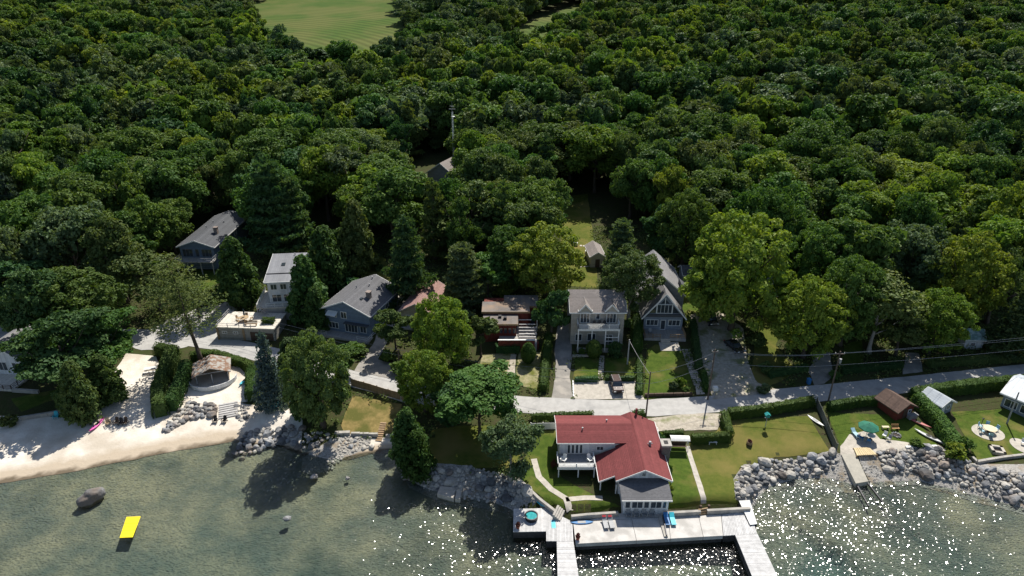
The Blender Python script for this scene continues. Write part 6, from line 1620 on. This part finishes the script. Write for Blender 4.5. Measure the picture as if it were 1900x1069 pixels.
# garage roof furniture
gz = 1.95+3.42
round_table('round table on the garage roof deck', -52.6,117.9,gz,.9,TAN)
for k,a in enumerate((.3,1.6,2.9,4.1,5.2)): patio_chair(['brown chair right of the roof deck table','brown chair behind the roof deck table','brown chair left of the roof deck table','brown chair at the front left of the roof deck table','brown chair at the front right of the roof deck table'][k], -52.6+math.cos(a)*1.35, 117.9+math.sin(a)*1.25, gz, a-math.pi/2, WOODTAN)
t = thing('folded_umbrella', 'folded dark umbrella over the roof deck table', 'umbrella', (-52.6,118.2,gz)); MB().tube((0,0,0),(0,0,1.2),.03,.03,6).build('pole', WOODTAN, t); MB().lathe([(.05,1.0),(.2,1.15),(.12,2.2),(.03,2.45)], n=8).build('canopy', mat('navy_canvas',(.03,.06,.08),None,3,.8), t)
bench('brown bench at the front edge of the garage roof deck', 0, 0, WOODTAN, 2.4); bo = [o for o in bpy.data.objects if o.get('label','').startswith('brown bench at')][0]; bo.location = (-50.6,115.9,gz)
x,y,z = pt(281,690); t = thing('picnic_table', 'white picnic table at the top of the sandy lane', 'table', (x,y,z+.06), R(15))
for k in range(4): MB().box(-1.1,1.1,-.42+k*.21,-.23+k*.21,.72,.77).build('top_board', WHITE, t)
for s in (-1,1):
    MB().box(-1.1,1.1,s*.85-.14,s*.85+.14,.42,.47).build('bench_board', WHITE, t); MB().bar((s*.8,-.8,0),(s*.8,.25,.72),.07).bar((s*.8,.8,0),(s*.8,-.25,.72),.07).build('leg', WHITE, t)
x,y,z = pt(130,762); t = thing('flagpole', 'bare white flagpole on the shaded beach lawn', 'flagpole', (x,y,z)); MB().tube((0,0,-.3),(0,0,5.6),.06,.04,8).build('pole', WHITE, t); MB().lathe([(.02,0),(.09,.08),(.02,.16)], (0,0,5.6), 8).build('finial', CREAM, t)
for k,(px_,py_) in enumerate(((1252,637),(1240,632))): pass
x,y,z = pt(1082,470); t = thing('garden_crate', 'white crate on the back lawn beside the shed', 'crate', (x+1.0,y,z)); MB().box(-.5,.5,-.4,.4,.0,.6).build('box', WHITE, t); MB().box(-.53,.53,-.43,.43,.6,.66).build('lid', WHITE, t)
x,y,z = pt(1068,456); t = thing('propane_tank', 'white tank on the back lawn', 'tank', (x,y,z)); MB().extr([(math.cos(a*.449)*.4, .45+math.sin(a*.449)*.4) for a in range(14)], 'x', -.5, .5).build('drum', WHITE, t); MB().box(-.35,.35,-.25,.25,0,.15).build('cradle', CONC, t)
x,y,z = pt(1688,772); t = thing('covered_grill', 'grey covered box beside the red shed', 'box', (x,y-.6,z), .3); MB().box(-.8,.8,-.4,.4,0,.7).build('cover', GREYPAINT, t, bevel=.08); MB().box(-.84,.84,-.44,.44,.70,.76).build('lid', GREYPAINT, t)

# ------------------------------------------------------------------ cars
def car(label, x, y, z, rz, m, suv=True):
    t = thing('parked_car', label, 'car', (x,y,z), rz); h = 1.7 if suv else 1.42; L_ = 4.5; W_ = .9
    k = .95 if suv else .82
    lower = [(-2.2,.35),(-2.25,.6),(-2.15,k),(-1.0,k+.06),(1.55,k+.06),(2.15,k),(2.25,.6),(2.2,.35)]
    b = MB()
    for s_, yy in ((1,-W_),(1,W_)): pass
    prof = lower; n = len(prof)
    rows = [(-W_,.0),(-W_+.06,.03),(W_-.06,.03),(W_,0)]
    b.extr(prof, 'x', -W_, W_); body = b.build('body', m, t, bevel=.08)      # along y: front at -y
    c0, c1, c2, c3 = (-1.15,-.55,1.55,2.1) if suv else (-1.1,-.35,1.0,1.8)
    cab = MB(); w0, w1 = W_-.04, W_-.2
    cab.add([(-w0,c0,k),(w0,c0,k),(w0,c3,k),(-w0,c3,k),(-w1,c1,h),(w1,c1,h),(w1,c2,h),(-w1,c2,h)], [(0,3,2,1),(4,5,6,7),(0,1,5,4),(1,2,6,5),(2,3,7,6),(3,0,4,7)]); cab.build('cabin', GLASS, t)
    MB().box(-w1-.02,w1+.02,c1-.02,c2+.02,h-.03,h+.04).build('roof', m, t, bevel=.03)
    pl = MB()
    for s_ in (-1,1): pl.bar((s_*w0,c0,k),(s_*w1,c1,h),.07).bar((s_*w0,c3,k),(s_*w1,c2,h),.09).bar((s_*(w0+.0),.35,k),(s_*w1,.35,h),.08)
    pl.build('pillar', m, t)
    if suv:
        for s_ in (-1,1): MB().bar((s_*w1*.9,c1+.1,h+.09),(s_*w1*.9,c2-.1,h+.09),.05).build('roof_rack', GREYPAINT, t)
    for sx in (-1,1):
        for sy in (-1.4,1.4):
            w = MB().tube((sx*(W_-.2),sy,.34),(sx*(W_+.02),sy,.34),.34,.34,14).build('wheel', RUBBER, t); MB().tube((sx*(W_+.02),sy,.34),(sx*(W_+.035),sy,.34),.2,.2,12).build('rim', GREYPAINT, w)
        MB().box(sx*.68-.17,sx*.68+.17,-2.27,-2.2,.62,.80).build('headlight', WHITE, t); MB().box(sx*.72-.13,sx*.72+.13,2.2,2.27,.66,.84).build('tail_light', REDP, t)
        MB().box(sx*(W_+.08)-.1,sx*(W_+.08)+.1,-.85,-.72,k,k+.14).build('mirror', m, t)
    MB().box(-.45,.45,-2.28,-2.2,.45,.6).build('grille', BLACKP, t)
    return t
CARB = mat('black_car_paint',(.018,.018,.02),(.022,.022,.025),2,.2,spec=.7); CARM = mat('maroon_car_paint',(.05,.018,.015),None,2,.22,spec=.7); CARS = mat('dark_blue_car_paint',(.02,.028,.04),None,2,.2,spec=.7)
x,y,z = pt(1143,720); car('dark maroon estate car parked on the pale pad', x,y,z+.06, R(4), CARM)
x,y,z = pt(1362,648); car('black sedan in the shade on the gravel driveway', x,y,z+.06, R(20), CARB, False)
x,y,z = pt(1317,598); car('dark car parked at the top of the gravel driveway', x,y,z+.06, R(8), CARS)

# ------------------------------------------------------------------ utility poles and wires
POLES = {}
def pole(key, label, bx, by, top, arm=None, lamp=False, tr=False, m=None):
    x,y,z = pt(bx,by); _,b_,c = ray(bx,top); zt = CAM_Z + y*c/b_; h = zt-z
    t = thing('utility_pole', label, 'utility pole', (x,y,z)); MB().tube((0,0,-.5),(0,0,h),.15,.1,9).build('shaft', m or TIMBER, t)
    if arm: MB().bar((-arm,0,h-.5),(arm,0,h-.5),.1,.12).build('crossarm', TIMBER, t); b = MB(); [b.tube((s*arm*.9,0,h-.44),(s*arm*.9,0,h-.2),.05,.04,6) for s in (-1,0,1)]; b.build('insulator', WHITE, t)
    if tr: MB().tube((.32,-.05,h-2.2),(.32,-.05,h-1.4),.2,.2,10).build('transformer', GREYPAINT, t)
    POLES[key] = (x,y,z+h); return t
pole('a','grey utility pole at the parking pad, nearest the lake house roof',1198,776,690)
pole('b','leaning utility pole at the gravel driveway mouth',1313,742,648,arm=.5)
pole('c','tall utility pole at the top of the dark board fence',1536,748,652,arm=.8,tr=True)
pole('d','weathered grey pole behind the parking pad hedge',1164,676,630,m=WOODGREY)
pole('e','pole by the round table lawn at the right edge',1868,786,728,m=GREYPAINT)
pole('f','dark pole at the bend above the blue cottage drive',742,688,648)
x,y,z = pt(1325,736); t = thing('post_box', 'white box on a post at the gravel driveway mouth', 'box', (x,y,z)); MB().box(-.06,.06,-.06,.06,-.2,1.3).build('post', WOODGREY, t); MB().box(-.4,.4,-.35,.35,1.3,2.0).build('box', WHITE, t, bevel=.03)
WIRE = mat('aluminium_wire',(.30,.30,.31),None,3,.5,metal=.3)
def wire(label, p, q, sag=.6, r=.028):
    p, q = Vector(p), Vector(q); n = 16; b = MB(); prev = None
    for i in range(n+1):
        t_ = i/n; c = p.lerp(q,t_) - Vector((0,0,4*sag*t_*(1-t_)))
        if prev is not None: b.tube(prev, c, r, r, 4, cap=False)
        prev = c
    o = b.build('power_line', WIRE); tag(o, label, 'power line')
a_,b__,c_,f_,d_ = POLES['a'],POLES['b'],POLES['c'],POLES['f'],POLES['d']
off = lambda p,dx,dz: (p[0]+dx,p[1],p[2]+dz)
FARR = (118.0,106.5,11.6); FARL = (-40,116,11.2)
wire('upper power line from the right edge to the fence pole', off(c_,.5,-.3), off(FARR,0,.3)); wire('second power line from the right edge to the fence pole', off(c_,-.5,-.45), off(FARR,0,-.5)); wire('lower telephone line from the right edge to the fence pole', off(c_,0,-2.6), off(FARR,0,-2.4))
wire('upper power line between fence pole and driveway pole', off(c_,.5,-.3), off(b__,.4,-.3)); wire('second power line between fence pole and driveway pole', off(c_,-.5,-.45), off(b__,-.4,-.45)); wire('lower telephone line between fence pole and driveway pole', off(c_,0,-2.6), off(b__,0,-2.4))
wire('upper power line between driveway pole and parking pad pole', off(b__,.4,-.3), off(a_,0,-.2)); wire('lower telephone line between driveway pole and parking pad pole', off(b__,0,-2.4), off(a_,0,-2.2))
wire('upper power line between parking pad pole and drive bend pole', off(a_,0,-.2), off(f_,0,-.1), 1.0); wire('lower telephone line between parking pad pole and drive bend pole', off(a_,0,-2.2), off(f_,0,-1.2), 1.0)
wire('upper power line left of the drive bend pole', off(f_,0,-.1), (-66,121,9.5), .7); wire('lower telephone line left of the drive bend pole', off(f_,0,-1.2), (-66,121,8.6), .7)
wire('service line from parking pad pole to the weathered pole', off(a_,0,-.5), off(d_,0,-.2), .3)
